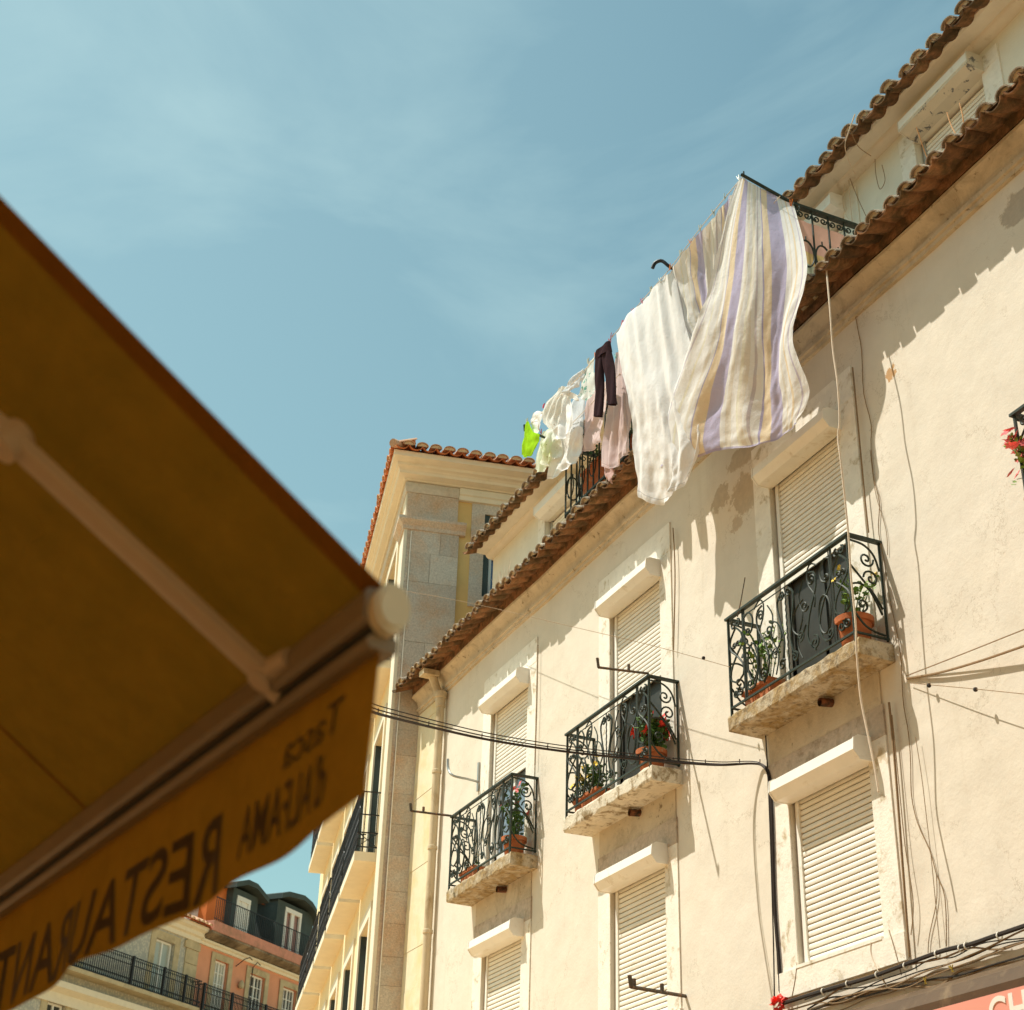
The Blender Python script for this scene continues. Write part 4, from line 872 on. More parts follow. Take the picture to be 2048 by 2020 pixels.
# ------------------------------------------------------------------ laundry
YO, YI = 6.60, 6.86
Lp = lambda u, v, y: at(u, v, y)
def line_thing(name, pts, r, m, label, cat, n=24):
    P = catmull(pts, n) if len(pts) > 2 else pts
    mb = MB(); mb.tube(P, r, 6); return lay(mb.build(name, m, None, True), label, cat)
tipR = at(1486, 350, YO); tipL = at(1050, 858, YO)
pr = MB(); pr.tube([Vector((-9.58, 7.06, 11.615)), tipR + Vector((0, -0.02, 0))], 0.018, 8); pr.tube([tipR + Vector((0, 0.01, -0.01)), tipR + Vector((0, 0.01, 0.05))], 0.008, 6)
lay(pr.build('laundry_pole', M_iron), 'dark laundry pole reaching out from the right corner of the attic balcony', 'laundry pole')
pr = MB(); pr.tube([Vector((-14.72, 7.06, 11.62)), tipL], 0.016, 8); pr.tube([tipL + Vector((0, 0, -0.03)), tipL + Vector((0, -0.01, 0.06))], 0.016, 6)
lay(pr.build('laundry_pole', M_iron), 'dark laundry pole at the attic balcony end beside the neon green top', 'laundry pole')
m0 = at(1340, 538, YO)
pr = MB(); pp = [Vector((m0.x, 7.03, 11.60)), Vector((m0.x, YO+0.25, m0.z-0.03)), Vector((m0.x-0.01, YO+0.02, m0.z+0.03)), Vector((m0.x-0.06, YO-0.06, m0.z+0.13)), Vector((m0.x-0.12, YO-0.11, m0.z+0.13)), Vector((m0.x-0.15, YO-0.13, m0.z+0.07))]
pr.tube(catmull(pp, 18), 0.020, 8)
lay(pr.build('laundry_hook', M_ironb), 'black hooked laundry bracket between the white bedsheet and the striped sheet', 'laundry bracket')
sagO = [at(1486, 352, YO), at(1400, 457, YO), at(1340, 537, YO), at(1275, 612, YO), at(1218, 682, YO), at(1150, 762, YO), at(1095, 815, YO), tipL]
line_thing('clothes_line', sagO, 0.004, M_cord, 'outer clothes line strung in front of the attic balcony', 'clothes line')
line_thing('clothes_line', [Vector((-9.55, YI, 11.63)), Vector((-11.2, YI, 11.60)), Vector((-13, YI, 11.58)), Vector((-14.6, YI, 11.62))], 0.004, M_cord, 'inner clothes line behind the sheets, holding the pink nightdresses', 'clothes line')

def cloth(name, cols, m, label, cat, nu=40, nv=44, folds=6, amp=0.03, seed=0, flare=1.0, wob=0.01, group=None, uvr=(0, 1), fold_in_x=0.0, pegs=0):
    """cols: columns from left to right, each a list of (px, py, depth) from top to bottom"""
    random.seed(seed); ph = random.uniform(0, 6); ph2 = random.uniform(0, 6)
    C3 = [catmull([at(*p) for p in c], nv) for c in cols]
    mb = MB(); ncol = len(cols)
    for j in range(nv):
        row = catmull([c[j] for c in C3], nu) if ncol > 2 else [C3[0][j].lerp(C3[1][j], k/(nu-1)) for k in range(nu)]
        v = j/(nv-1)
        for i in range(nu):
            s = i/(nu-1); ramp = 0.25 + 0.75*min(1, v*2.2)
            dr = 0.35*mnoise.noise(Vector((s*1.5, v*1.6, seed*3.1)))
            f = 2.8*mnoise.noise(Vector(((s+dr)*folds*1.5, v*0.8, seed*7.7))) + 0.75*mnoise.noise(Vector(((s+dr)*folds*3.2, v*2.0, seed*1.3))) + 0.40*mnoise.noise(Vector((s*folds*4, v*6, seed))) + 0.16*mnoise.noise(Vector((s*folds*8+v*7, v*16, seed+2)))
            w_ = 1.5*mnoise.noise(Vector((s*2.2, v*3.2, seed+9.0)))
            if pegs: f += 0.7*math.cos((s+0.03*sin(s*17))*pegs*2*PI)*max(0, 1-v*3.0)
            dz_ = -0.035*(0.5-0.5*math.cos(s*pegs*2*PI))*max(0, 1-v*6) if pegs else 0
            p = row[i] + Vector((fold_in_x*f*ramp, amp*f*ramp*(flare**v) + wob*2*w_, wob*sin(s*11+ph+v*4)*v + dz_))
            mb.v.append(p); mb.uv[len(mb.v)-1] = (uvr[0] + (uvr[1]-uvr[0])*s, v)
    for j in range(nv-1):
        for i in range(nu-1): mb.f.append([j*nu+i, j*nu+i+1, (j+1)*nu+i+1, (j+1)*nu+i]); mb.mi.append(0)
    o = mb.build(name, m, None, 'all'); 
    return lay(o, label, cat, group)
Wt, Be, Pe, Vi, Ye = (0.90, 0.88, 0.85), (0.84, 0.78, 0.68), (0.88, 0.73, 0.53), (0.57, 0.53, 0.72), (0.88, 0.84, 0.70)
ST = [(0, Wt), (0.045, (0.66, 0.62, 0.66)), (0.055, Wt), (0.11, Ye), (0.125, Wt), (0.17, Be), (0.19, Wt), (0.215, (0.55, 0.52, 0.68)), (0.225, Pe), (0.285, Vi), (0.375, Wt), (0.40, Be), (0.43, Wt), (0.47, Ye), (0.49, Be), (0.52, Wt), (0.545, (0.66, 0.60, 0.62)), (0.56, Wt), (0.60, (0.50, 0.46, 0.66)), (0.612, Pe), (0.675, Vi), (0.78, Wt), (0.82, Be), (0.835, Wt), (0.87, Pe), (0.885, Wt), (0.93, (0.66, 0.60, 0.70)), (0.945, Wt)]
M_stripe = clothmat('striped cotton', Wt, 0.22, ST, fuzz=0.02)
cloth('striped_sheet', [
    [(1345, 535, YO), (1352, 590, 6.68), (1368, 650, 6.74), (1398, 715, 6.80)],
    [(1395, 470, YO), (1398, 550, 6.72), (1410, 650, 6.80), (1450, 760, 6.90)],
    [(1440, 415, YO), (1438, 520, 6.74), (1445, 640, 6.84), (1500, 780, 6.96)],
    [(1470, 378, YO), (1462, 480, 6.72), (1450, 620, 6.82), (1470, 790, 6.94)]], M_stripe,
    'inner fold of the striped sheet pegged along the outer line beside the black hook', 'sheet', 70, 60, 4, 0.035, 3, 1.2, 0.012, uvr=(0.0, 0.9), pegs=6)
cloth('striped_sheet', [
    [(1476, 366, YO), (1440, 520, 6.62), (1410, 650, 6.66), (1352, 800, 6.78), (1334, 938, 6.84)],
    [(1485, 356, YO), (1462, 520, 6.64), (1438, 680, 6.68), (1392, 830, 6.80), (1384, 920, 6.86)],
    [(1500, 364, 6.66), (1500, 520, 6.68), (1474, 690, 6.72), (1452, 820, 6.84), (1446, 898, 6.88)],
    [(1525, 377, 6.78), (1530, 520, 6.74), (1520, 690, 6.78), (1512, 820, 6.88), (1512, 886, 6.92)],
    [(1556, 392, 6.92), (1572, 520, 6.82), (1556, 690, 6.84), (1562, 800, 6.92), (1556, 868, 6.96)],
    [(1588, 411, 7.03), (1616, 545, 6.88), (1594, 665, 6.88), (1618, 780, 6.94), (1590, 848, 6.98)]], M_stripe,
    'large billowing sheet striped in lilac, peach and white, hanging over the top right window', 'sheet', 150, 120, 2.6, 0.055, 1, 1.1, 0.014)
M_ws = clothmat('white cotton', (0.94, 0.93, 0.92), 0.16, fuzz=0.02)
cloth('bedsheet', [
    [(1232, 668, YO), (1246, 730, 6.64), (1266, 800, 6.68), (1276, 900, 6.74), (1286, 1000, 6.80)],
    [(1256, 636, YO), (1272, 730, 6.64), (1294, 820, 6.70), (1302, 920, 6.76), (1306, 1005, 6.80)],
    [(1290, 596, YO), (1306, 720, 6.64), (1326, 830, 6.70), (1336, 930, 6.76), (1338, 998, 6.80)],
    [(1318, 562, YO), (1336, 700, 6.66), (1358, 820, 6.74), (1366, 920, 6.80), (1362, 985, 6.84)],
    [(1342, 536, YO), (1366, 660, 6.68), (1404, 760, 6.76), (1408, 860, 6.84), (1385, 960, 6.88)]], M_ws,
    'long plain white bedsheet hanging in folds left of the striped sheet', 'sheet', 100, 90, 2.2, 0.055, 5, 1.25, 0.018, pegs=6)
M_pk = clothmat('pale pink cotton', (0.88, 0.70, 0.68), 0.3)
M_pk2 = clothmat('pink satin', (0.74, 0.50, 0.46), 0.4)
M_br = clothmat('brown jersey', (0.05, 0.03, 0.034), 0.10)
M_mint = clothmat('mint print', (0.82, 0.85, 0.80), 0.3, extra=lambda t, c, p: mixc(t, mapr(t, noise(t, p, 14, 3), 0.58, 0.62), c, (0.20, 0.48, 0.38)))
M_lb = clothmat('pale blue cotton', (0.78, 0.81, 0.84), 0.3)
M_cw = clothmat('cream cotton', (0.88, 0.86, 0.80), 0.3, extra=lambda t, c, p: mixc(t, mapr(t, noise(t, p, 26, 3), 0.66, 0.70), c, (0.5, 0.42, 0.34)))
M_lime = clothmat('neon lime', (0.40, 0.72, 0.03), 0.4)
M_gw = clothmat('greenish white', (0.84, 0.86, 0.72), 0.3)
# two pink nightdresses on the inner line
cloth('nightdress', [[(1232, 706, YI), (1222, 760, YI), (1214, 840, YI), (1207, 880, YI), (1208, 935, YI)], [(1240, 700, YI), (1238, 770, YI), (1236, 850, YI), (1230, 905, YI), (1225, 938, YI)],
    [(1246, 706, YI), (1250, 780, YI), (1252, 850, YI), (1250, 890, YI), (1244, 915, YI)], [(1252, 722, YI), (1256, 790, YI), (1262, 850, YI), (1264, 885, YI), (1263, 902, YI)]], M_pk, 'long pale pink nightdress hanging beside the white bedsheet', 'nightdress', 50, 60, 4, 0.03, 11)
cloth('nightdress', [[(1207, 932, YI+.01), (1209, 950, YI+.01), (1214, 960, YI+.01)], [(1216, 926, YI+.01), (1217, 945, YI+.01), (1220, 962, YI+.01)], [(1226, 930, YI+.01), (1226, 948, YI+.01), (1222, 966, YI+.01)]], M_pk2, 'darker pink hem hanging below the long nightdress', 'slip', 16, 16, 2, 0.01, 12)
cloth('blouse', [[(1177, 780, YI), (1170, 830, YI), (1166, 870, YI), (1161, 908, YI)], [(1190, 772, YI), (1187, 830, YI), (1184, 870, YI), (1180, 900, YI)], [(1212, 762, YI), (1210, 820, YI), (1206, 860, YI), (1204, 884, YI)]], M_pk, 'shorter pale pink blouse behind the brown leggings', 'blouse', 40, 40, 4, 0.025, 13)
# brown leggings
def leggings():
    root = empty('leggings', at(1216, 690, YO-0.03), 0, 'dark brown leggings pegged by the waist on the outer line', 'leggings')
    def part(nm, cols, sd, nu=18, nv=30):
        C3 = [catmull([at(*p) for p in c], nv) for c in cols]; mb = MB()
        for side in (0, 1):
            for j in range(nv):
                for i in range(nu):
                    s = i/(nu-1); p = catmull([c[j] for c in C3], nu)[i] if len(C3) > 2 else C3[0][j].lerp(C3[1][j], s)
                    mb.v.append(p + Vector((0, (1 if side else -1)*0.035*math.sqrt(max(0, 1-(2*s-1)**2)) + 0.01*sin(s*9+j*0.3+sd), 0)))
        b = nu*nv
        for side in (0, 1):
            for j in range(nv-1):
                for i in range(nu-1): mb.f.append([side*b+j*nu+i, side*b+j*nu+i+1, side*b+(j+1)*nu+i+1, side*b+(j+1)*nu+i]); mb.mi.append(0)
        return mb.build(nm, M_br, root, 'all')
    y = YO-0.03
    part('leg', [[(1193, 712, y), (1192, 770, y), (1190, 834, y)], [(1207, 700, y), (1206, 760, y), (1205, 832, y)]], 1)
    part('leg', [[(1205, 700, y), (1210, 750, y), (1219, 811, y)], [(1221, 690, y), (1228, 740, y), (1233, 808, y)]], 2)
    part('waistband', [[(1194, 706, y-.01), (1192, 720, y-.01)], [(1207, 694, y-.01), (1206, 712, y-.01)], [(1221, 682, y-.01), (1222, 702, y-.01)]], 3, 18, 8)
leggings()
cloth('pillowcase', [[(1168, 738, YO), (1162, 765, YO), (1157, 792, YO)], [(1178, 724, YO), (1174, 760, YO), (1170, 800, YO)], [(1190, 712, YO), (1190, 750, YO), (1190, 788, YO)]], M_mint, 'white pillowcase with a mint green print left of the brown leggings', 'pillowcase', 24, 24, 3, 0.015, 21)
cloth('towel', [[(1134, 774, YO), (1130, 782, YO), (1128, 790, YO)], [(1146, 752, YO), (1144, 766, YO), (1140, 782, YO)], [(1158, 744, YO), (1158, 756, YO), (1154, 770, YO)], [(1168, 736, YO), (1168, 746, YO), (1164, 760, YO)]], M_lb, 'small pale blue cloth bunched on the outer line', 'cloth', 24, 20, 3, 0.02, 22)
cloth('shirt', [[(1117, 776, YO), (1100, 800, YO), (1090, 826, YO), (1090, 846, YO)], [(1126, 772, YO), (1112, 800, YO), (1100, 838, YO), (1104, 860, YO)], [(1136, 778, YO), (1126, 800, YO), (1118, 828, YO), (1112, 850, YO)]], M_cw, 'cream speckled shirt hanging left of the small pale blue cloth', 'shirt', 30, 30, 3, 0.02, 23)
cloth('shirt_sleeve', [[(1133, 780, YO+.02), (1132, 795, YO+.02)], [(1146, 786, YO+.02), (1143, 798, YO+.02)], [(1158, 792, YO+.03), (1155, 801, YO+.03)]], M_cw, 'stretched cream sleeve pulled towards the inner line', 'sleeve', 16, 10, 2, 0.01, 24)
cloth('undershirt', [[(1066, 826, YO), (1062, 840, YO), (1060, 862, YO)], [(1075, 822, YO), (1074, 845, YO), (1070, 870, YO)], [(1088, 824, YO), (1084, 838, YO), (1078, 858, YO)]], M_ws, 'small white undershirt right above the neon green top', 'undershirt', 20, 20, 2, 0.015, 25)
cloth('vest_top', [[(1056, 842, YO-.02), (1052, 860, YO-.02), (1048, 885, YO-.02), (1043, 910, YO-.02)], [(1060, 850, YO-.02), (1058, 872, YO-.02), (1057, 895, YO-.02), (1055, 915, YO-.02)], [(1068, 868, YO-.02), (1078, 868, YO-.02), (1076, 885, YO-.02), (1066, 908, YO-.02)]], M_lime, 'neon green top at the far left end of the clothes line', 'vest top', 24, 30, 2, 0.02, 26)
cloth('shirt', [[(1088, 862, YI), (1080, 880, YI), (1074, 910, YI), (1072, 940, YI)], [(1096, 858, YI), (1092, 885, YI), (1090, 920, YI), (1084, 944, YI)], [(1110, 850, YI), (1112, 880, YI), (1110, 910, YI), (1104, 926, YI)]], M_gw, 'greenish white shirt lowest on the left of the inner line', 'shirt', 30, 34, 3, 0.02, 27)
cloth('shirt', [[(1122, 822, YI), (1108, 856, YI), (1106, 900, YI), (1098, 958, YI)], [(1132, 820, YI), (1124, 870, YI), (1124, 920, YI), (1110, 958, YI)], [(1142, 830, YI), (1142, 880, YI), (1140, 918, YI), (1136, 938, YI)]], M_ws, 'long white shirt hanging over the small attic window', 'shirt', 30, 44, 3, 0.025, 28)
cloth('blouse', [[(1146, 800, YI+.02), (1132, 830, YI+.02), (1128, 855, YI+.02), (1140, 862, YI+.02)], [(1158, 794, YI+.02), (1152, 830, YI+.02), (1150, 860, YI+.02), (1152, 878, YI+.02)], [(1172, 790, YI+.02), (1168, 830, YI+.02), (1166, 856, YI+.02), (1162, 872, YI+.02)]], M_lb, 'greyish white blouse between the long white shirt and the pink blouse', 'blouse', 30, 30, 3, 0.02, 29)
cloth('camisole', [[(1146, 858, YI-.03), (1138, 880, YI-.03), (1134, 906, YI-.03), (1132, 925, YI-.03)], [(1156, 852, YI-.03), (1150, 885, YI-.03), (1148, 912, YI-.03), (1148, 928, YI-.03)], [(1166, 856, YI-.03), (1166, 885, YI-.03), (1164, 905, YI-.03), (1158, 918, YI-.03)]], M_ws, 'white lace camisole lowest beside the pink blouse, above the attic railing', 'camisole', 24, 30, 3, 0.02, 30)

cloth('towel', [[(1108, 792, YO+.05), (1106, 820, YO+.05), (1108, 856, YO+.05), (1112, 880, YO+.05)], [(1122, 782, YO+.05), (1124, 820, YO+.05), (1126, 850, YO+.05), (1126, 876, YO+.05)], [(1140, 768, YO+.05), (1142, 800, YO+.05), (1146, 830, YO+.05), (1142, 862, YO+.05)]], M_ws, 'white hand towel behind the speckled cream shirt', 'towel', 30, 34, 3, 0.02, 33)
cloth('shirt', [[(1092, 866, YI-.04), (1088, 890, YI-.04), (1082, 930, YI-.04)], [(1102, 860, YI-.04), (1102, 890, YI-.04), (1098, 928, YI-.04)], [(1118, 848, YI-.04), (1120, 880, YI-.04), (1122, 912, YI-.04)]], M_cw, 'speckled white blouse between the greenish white shirt and the long white shirt', 'blouse', 30, 34, 3, 0.025, 34)
# pegs
def peg_proto(m, label, group=None):
    r = empty('clothes_peg', (0, 0, 0), 0, label, 'clothes peg', group)
    for s in (-1, 1):
        q = MB(); q.add([Vector((s*0.004, -0.006, -0.04)), Vector((s*0.012, -0.006, 0.0)), Vector((s*0.016, -0.006, 0.04)), Vector((s*0.010, -0.006, 0.04)), Vector((s*0.005, -0.006, 0.0)), Vector((s*0.001, -0.006, -0.04))] + [Vector((s*0.004, 0.006, -0.04)), Vector((s*0.012, 0.006, 0.0)), Vector((s*0.016, 0.006, 0.04)), Vector((s*0.010, 0.006, 0.04)), Vector((s*0.005, 0.006, 0.0)), Vector((s*0.001, 0.006, -0.04))], [(0, 1, 2, 3, 4, 5), (6, 11, 10, 9, 8, 7)] + [(i, 6+i, 6+(i+1) % 6, (i+1) % 6) for i in range(6)])
        q.build('prong', m, r)
    q = MB(); q.tube([(-0.012, 0, 0.0), (0.012, 0, 0.0)], 0.005, 6); q.build('spring', M_zinc, r)
    return r
PM = {'red': mat('red peg', (0.70, 0.06, 0.08), 0.4, 0.05), 'orange': mat('orange peg', (0.85, 0.22, 0.03), 0.4, 0.05), 'clear': mat('pale peg', (0.60, 0.62, 0.52), 0.4, 0.05), 'green': mat('green peg', (0.1, 0.4, 0.3), 0.4, 0.05)}
PG = 'pegs along the clothes lines'
pegs = [('red', 1223, 672, YO, 'red peg at the left top corner of the white bedsheet'), ('red', 1245, 646, YO, 'red peg second from the left on the white bedsheet'), ('red', 1266, 622, YO, 'red peg third from the left on the white bedsheet'), ('red', 1284, 602, YO, 'red peg highest of the reds on the white bedsheet'),
        ('clear', 1302, 580, YO, 'pale peg just above the red pegs on the white bedsheet'), ('clear', 1320, 560, YO, 'pale peg on the white bedsheet closest to the black hook'), ('orange', 1341, 534, YO, 'orange peg at the black hook'), ('clear', 1361, 506, YO, 'pale peg between the two orange pegs on the striped sheet'),
        ('orange', 1381, 484, YO, 'orange peg midway along the striped sheet'), ('clear', 1400, 456, YO, 'pale peg above the upper orange peg'), ('clear', 1427, 425, YO, 'pale peg midway to the dark laundry pole'), ('clear', 1450, 394, YO, 'pale peg second from the pole tip'), ('clear', 1477, 356, YO, 'pale peg at the very top of the striped sheet'),
        ('orange', 1582, 406, 7.0, 'orange peg at the attic railing corner'), ('red', 1220, 684, YO, 'red peg at the waist of the brown leggings'), ('orange', 1191, 710, YO, 'orange peg between the leggings and the mint pillowcase'), ('clear', 1176, 722, YO, 'pale peg on the mint printed pillowcase'), ('green', 1231, 712, YI, 'green peg on the long pink nightdress'),
        ('red', 1087, 812, YO, 'red peg between the speckled shirt and the undershirt'), ('clear', 1054, 842, YO, 'pale peg on the neon green top'), ('red', 1082, 864, YI, 'red peg on the greenish white shirt')]
protos = {}
for c, u, v, y, lb in pegs:
    loc = at(u, v, y)
    if c not in protos: o = peg_proto(PM[c], lb, PG); protos[c] = o; o.location = loc
    else: o = copy_tree(protos[c], loc)
    o['label'] = lb; o.rotation_euler = (random.uniform(-0.3, 0.3), random.uniform(-0.35, 0.35), random.uniform(0, 1.5))

# ------------------------------------------------------------------ cables, brackets, strings on the facade
def wire(name, px, r, m, label, cat='cable', n=40, group=None):
    P = catmull([at(*p) if isinstance(p, tuple) else p for p in px], n); mb = MB(); mb.tube(P, r, 6); return lay(mb.build(name, m, None, True), label, cat, group)
bundle = [(700, 1412), (761, 1429), (870, 1456), (985, 1481), (1130, 1503), (1300, 1521), (1365, 1526), (1440, 1530), (1505, 1527), (1528, 1534), (1539, 1561), (1544, 1635), (1549, 1802), (1559, 1937), (1561, 1987)]
yd = [3.2, 3.6, 4.3, 4.95, 5.7, 6.55, 6.85, 7.15, 7.34, 7.375, 7.375, 7.375, 7.375, 7.375, 7.375]
TB = Vector((-14.0, -3.04, 6.0)); B0 = at(700, 1412, 3.2)      # the bundle is fixed to the facing building
lead = [B0.lerp(TB, q) + Vector((0, 0, -0.25*sin(PI*q))) for q in (1, 0.7, 0.45, 0.27, 0.15, 0.07)]
wire('cable', lead + [(u, v, y) for (u, v), y in zip(bundle, yd)], 0.012, M_cable, 'thickest black cable crossing the street to the lower right window and running down beside it', n=130)
wire('cable', [p + Vector((0, 0, 0.02)) for p in lead] + [(u+(0 if k < 8 else 3), v-9+min(k, 8), y) for k, ((u, v), y) in enumerate(zip(bundle, yd))], 0.006, M_cable, 'thin black cable hanging just above the thick one', n=130)
wire('cable', [p + Vector((0, 0, 0.04)) for p in lead] + [(u+(0 if k < 8 else -3), v-18+min(k, 8)*1.7, y-0.01) for k, ((u, v), y) in enumerate(zip(bundle, yd))], 0.005, M_cable, 'topmost thin cable of the bundle crossing in front of the middle balcony', n=130)
def individuals(name, mbproto, m, locs, label, cat, group):
    o = lay(mbproto.build(name, m, None, True), label, cat, group); o.location = locs[0]
    for l in locs[1:]: c_ = o.copy(); col.objects.link(c_); c_.location = l
mb = MB(); mb.tube([(0, 0, -0.012), (0.003, 0, 0.028)], 0.005, 4)
individuals('cable_tie', mb, M_rust, catmull([at(u, v-4, y) for (u, v), y in zip(bundle, yd)], 90)[::6], 'little tie holding the three black cables together', 'cable tie', 'ties along the cable bundle')
wire('wire', [(1549, 2000, 7.37), (1546, 1850, 7.38), (1538, 1600, 7.38), (1530, 1450, 7.38)], 0.006, M_cable, 'second dark cable pinned left of the lower right window', n=20)
con = [(1562, 2008), (1648, 1981), (1742, 1954), (1823, 1924), (1888, 1901), (1939, 1889), (1989, 1872), (2048, 1852), (2200, 1800)]
wire('conduit', [(u, v, 7.33) for u, v in con], 0.017, M_cable, 'black conduit running under the lower right window sill', 'conduit', 40)
mb = MB(); mb.tube([Vector((0, -0.025*cos(a*PI/6), 0.025*sin(a*PI/6))) for a in range(-6, 7)], 0.006, 4)
individuals('conduit_clip', mb, M_pvc, [at(u, v, 7.33) for u, v in [(1648, 1983), (1697, 1968), (1756, 1950), (1812, 1932), (1875, 1908), (1922, 1897), (1934, 1892), (1999, 1872)]], 'white clip holding the black conduit to the wall', 'clip', 'clips along the black conduit')
random.seed(31)
for k in range(9):
    z0 = random.uniform(4.10, 4.21); P = []
    x = -11.0 + random.uniform(-0.2, 0.8)
    while x < -4: P.append(Vector((x, 7.375-0.012*(k % 3), z0 + random.gauss(0, 0.016) + 0.04*sin(x*1.7+k)))); x += random.uniform(0.25, 0.5)
    mb = MB(); mb.tube(catmull(P, 120), random.choice((0.005, 0.007, 0.010)), 5)
    lay(mb.build('cable', (M_cordd, M_cable, M_cordd)[k % 3], None, True), 'loose old cable tangled below the black conduit', 'cable', 'loose cables tangled below the conduit')
for c, lb in (((1905, 1938), 'upper right knot of yellow tape tied round the loose cables'), ((1850, 1963), 'lower left knot of yellow tape tied round the loose cables')):
    p = at(*c, 7.34); mb = MB()
    for k in range(5): mb.tube([p + Vector((random.uniform(-.02, .02), 0, -0.02)), p + Vector((random.uniform(-.03, .03), -0.012, 0.025))], 0.004, 4)
    lay(mb.build('yellow_tape', mat('mustard tape', (0.50, 0.36, 0.06), 0.7)), lb, 'tape')
wire('cord', [(1652, 528, 7.0), (1660, 620, 6.94), (1666, 700, 6.93), (1675, 767, 6.92), (1679, 838, 6.92), (1676, 876, 6.92), (1682, 926, 6.92), (1696, 1061, 6.95), (1702, 1153, 6.95), (1711, 1245, 6.95), (1713, 1300, 6.95), (1721, 1392, 6.97), (1734, 1460, 6.98), (1749, 1534, 6.98), (1757, 1583, 6.98)], 0.0085, M_cord, 'thick pale cord dangling from the eave past the largest balcony', 'cord', 80)
YW = 7.388
for pts, r, m, lb in (
    ([(1700, 560), (1714, 650), (1723, 700), (1727, 784), (1742, 847), (1742, 893), (1748, 960), (1759, 1002), (1757, 1061), (1768, 1120), (1778, 1190), (1800, 1300), (1806, 1400), (1816, 1460), (1821, 1517), (1823, 1591), (1836, 1648), (1860, 1702), (1873, 1749), (1890, 1796), (1893, 1893)], 0.004, M_cordd, 'long brown cord wandering down the wall right of the largest balcony'),
    ([(1740, 900), (1751, 985), (1772, 1060), (1775, 1110)], 0.003, M_cordd, 'short cord on the wall above the right end of the largest balcony'),
    ([(1831, 1474), (1843, 1551), (1853, 1635), (1863, 1722), (1880, 1896)], 0.003, M_cordd, 'straightest thin cord falling to the conduit right of the lower right window'),
    ([(1873, 1749), (1873, 1802), (1859, 1870), (1856, 1906)], 0.0035, M_cordd, 'short branch cord bending left above the conduit'),
    ([(1705, 735), (1716, 850), (1729, 990), (1737, 1065)], 0.008, M_cordd, 'brown cable following the right edge of the upper right window'),
    ([(1778, 1405), (1790, 1530), (1803, 1700), (1819, 1915)], 0.010, M_cordd, 'brown cable following the right edge of the lower right window'),
    ([(1784, 1430), (1797, 1560), (1810, 1690), (1826, 1802), (1822, 1870)], 0.004, M_cordd, 'thin cord beside the brown cable at the lower right window'),
    ([(1076, 1290), (1074, 1400), (1070, 1530)], 0.006, M_cordd, 'thin cable on the right edge of the upper left window'),
    ([(1346, 1056), (1350, 1150), (1347, 1300)], 0.007, M_cordd, 'thin cable on the right edge of the upper middle window'),
    ([(1594, 1925), (1590, 1960), (1582, 2002)], 0.003, M_cordd, 'bit of cord crossing the lower right window sill'),
    ([(1742, 1885), (1743, 1910), (1760, 1950), (1775, 1975)], 0.005, M_cord, 'pale cord end hanging over the lower right window sill'),
    ([(1778, 1860), (1790, 1900), (1803, 1950)], 0.004, M_cordd, 'cord crossing the right end of the lower right window sill'),
    ):
    wire('cord', [(u, v, YW-(0.025 if 'sill' in lb or 'window' in lb else 0)) for u, v in pts], r, m, lb, 'cord', 60)
wire('wire', [(1812, 1352, 7.39), (1930, 1306, 7.33), (2048, 1259, 7.28), (2200, 1200, 7.22)], 0.005, M_cordd, 'thin upper wire running from beside the largest balcony out of the right edge', 'wire')
wire('wire', [(1814, 1357, 7.39), (1880, 1345, 7.37), (1960, 1322, 7.35), (2048, 1292, 7.33), (2200, 1240, 7.30)], 0.010, M_cordd, 'thicker wire running from beside the largest balcony out of the right edge', 'wire')
wire('wire', [(1820, 1366, 7.38), (1930, 1376, 7.30), (2048, 1388, 7.24), (2250, 1410, 7.15)], 0.003, M_cordd, 'thin wire with two black beads right of the largest balcony', 'wire')
wire('wire', [(990, 1217, 7.0), (1130, 1250, 6.95), (1300, 1290, 6.95), (1460, 1334, 7.0)], 0.003, M_cordd, 'thin wire strung past the upper middle window to the largest balcony', 'wire')
wire('wire', [(800, 1180, 6.5), (900, 1198, 6.7), (1000, 1219, 7.0)], 0.003, M_cordd, 'faint wire from the yellow corner building to the eave', 'wire')
mb = MB(); mb.lathe([(0, -0.02), (0.015, -0.012), (0.018, 0), (0.015, 0.012), (0, 0.02)], (0, 0, 0), 8)
individuals('wire_bead', mb, M_cable, [at(1858, 1371, 7.35), at(1951, 1379, 7.29), at(1407, 1316, 6.98)], 'small black insulator bead sitting on a thin wire', 'bead', 'beads on the thin wires')
wire('wire', [(1475, 1234, 7.04), (1482, 1200, 7.04), (1490, 1155, 7.05)], 0.005, M_rust, 'short upright rod at the left end of the largest balcony rail', 'rod')
# strings stretched along the facade in front of the windows
for a, b, c, d, y, lb in ((1070, 1610, 1280, 1462, 6.6, 'upper faint drying string left of the middle balcony'), (1070, 1668, 1285, 1500, 6.9, 'lower faint drying string left of the middle balcony'), (1080, 1780, 1135, 1745, 6.9, 'short drying string under the middle balcony')):
    pass
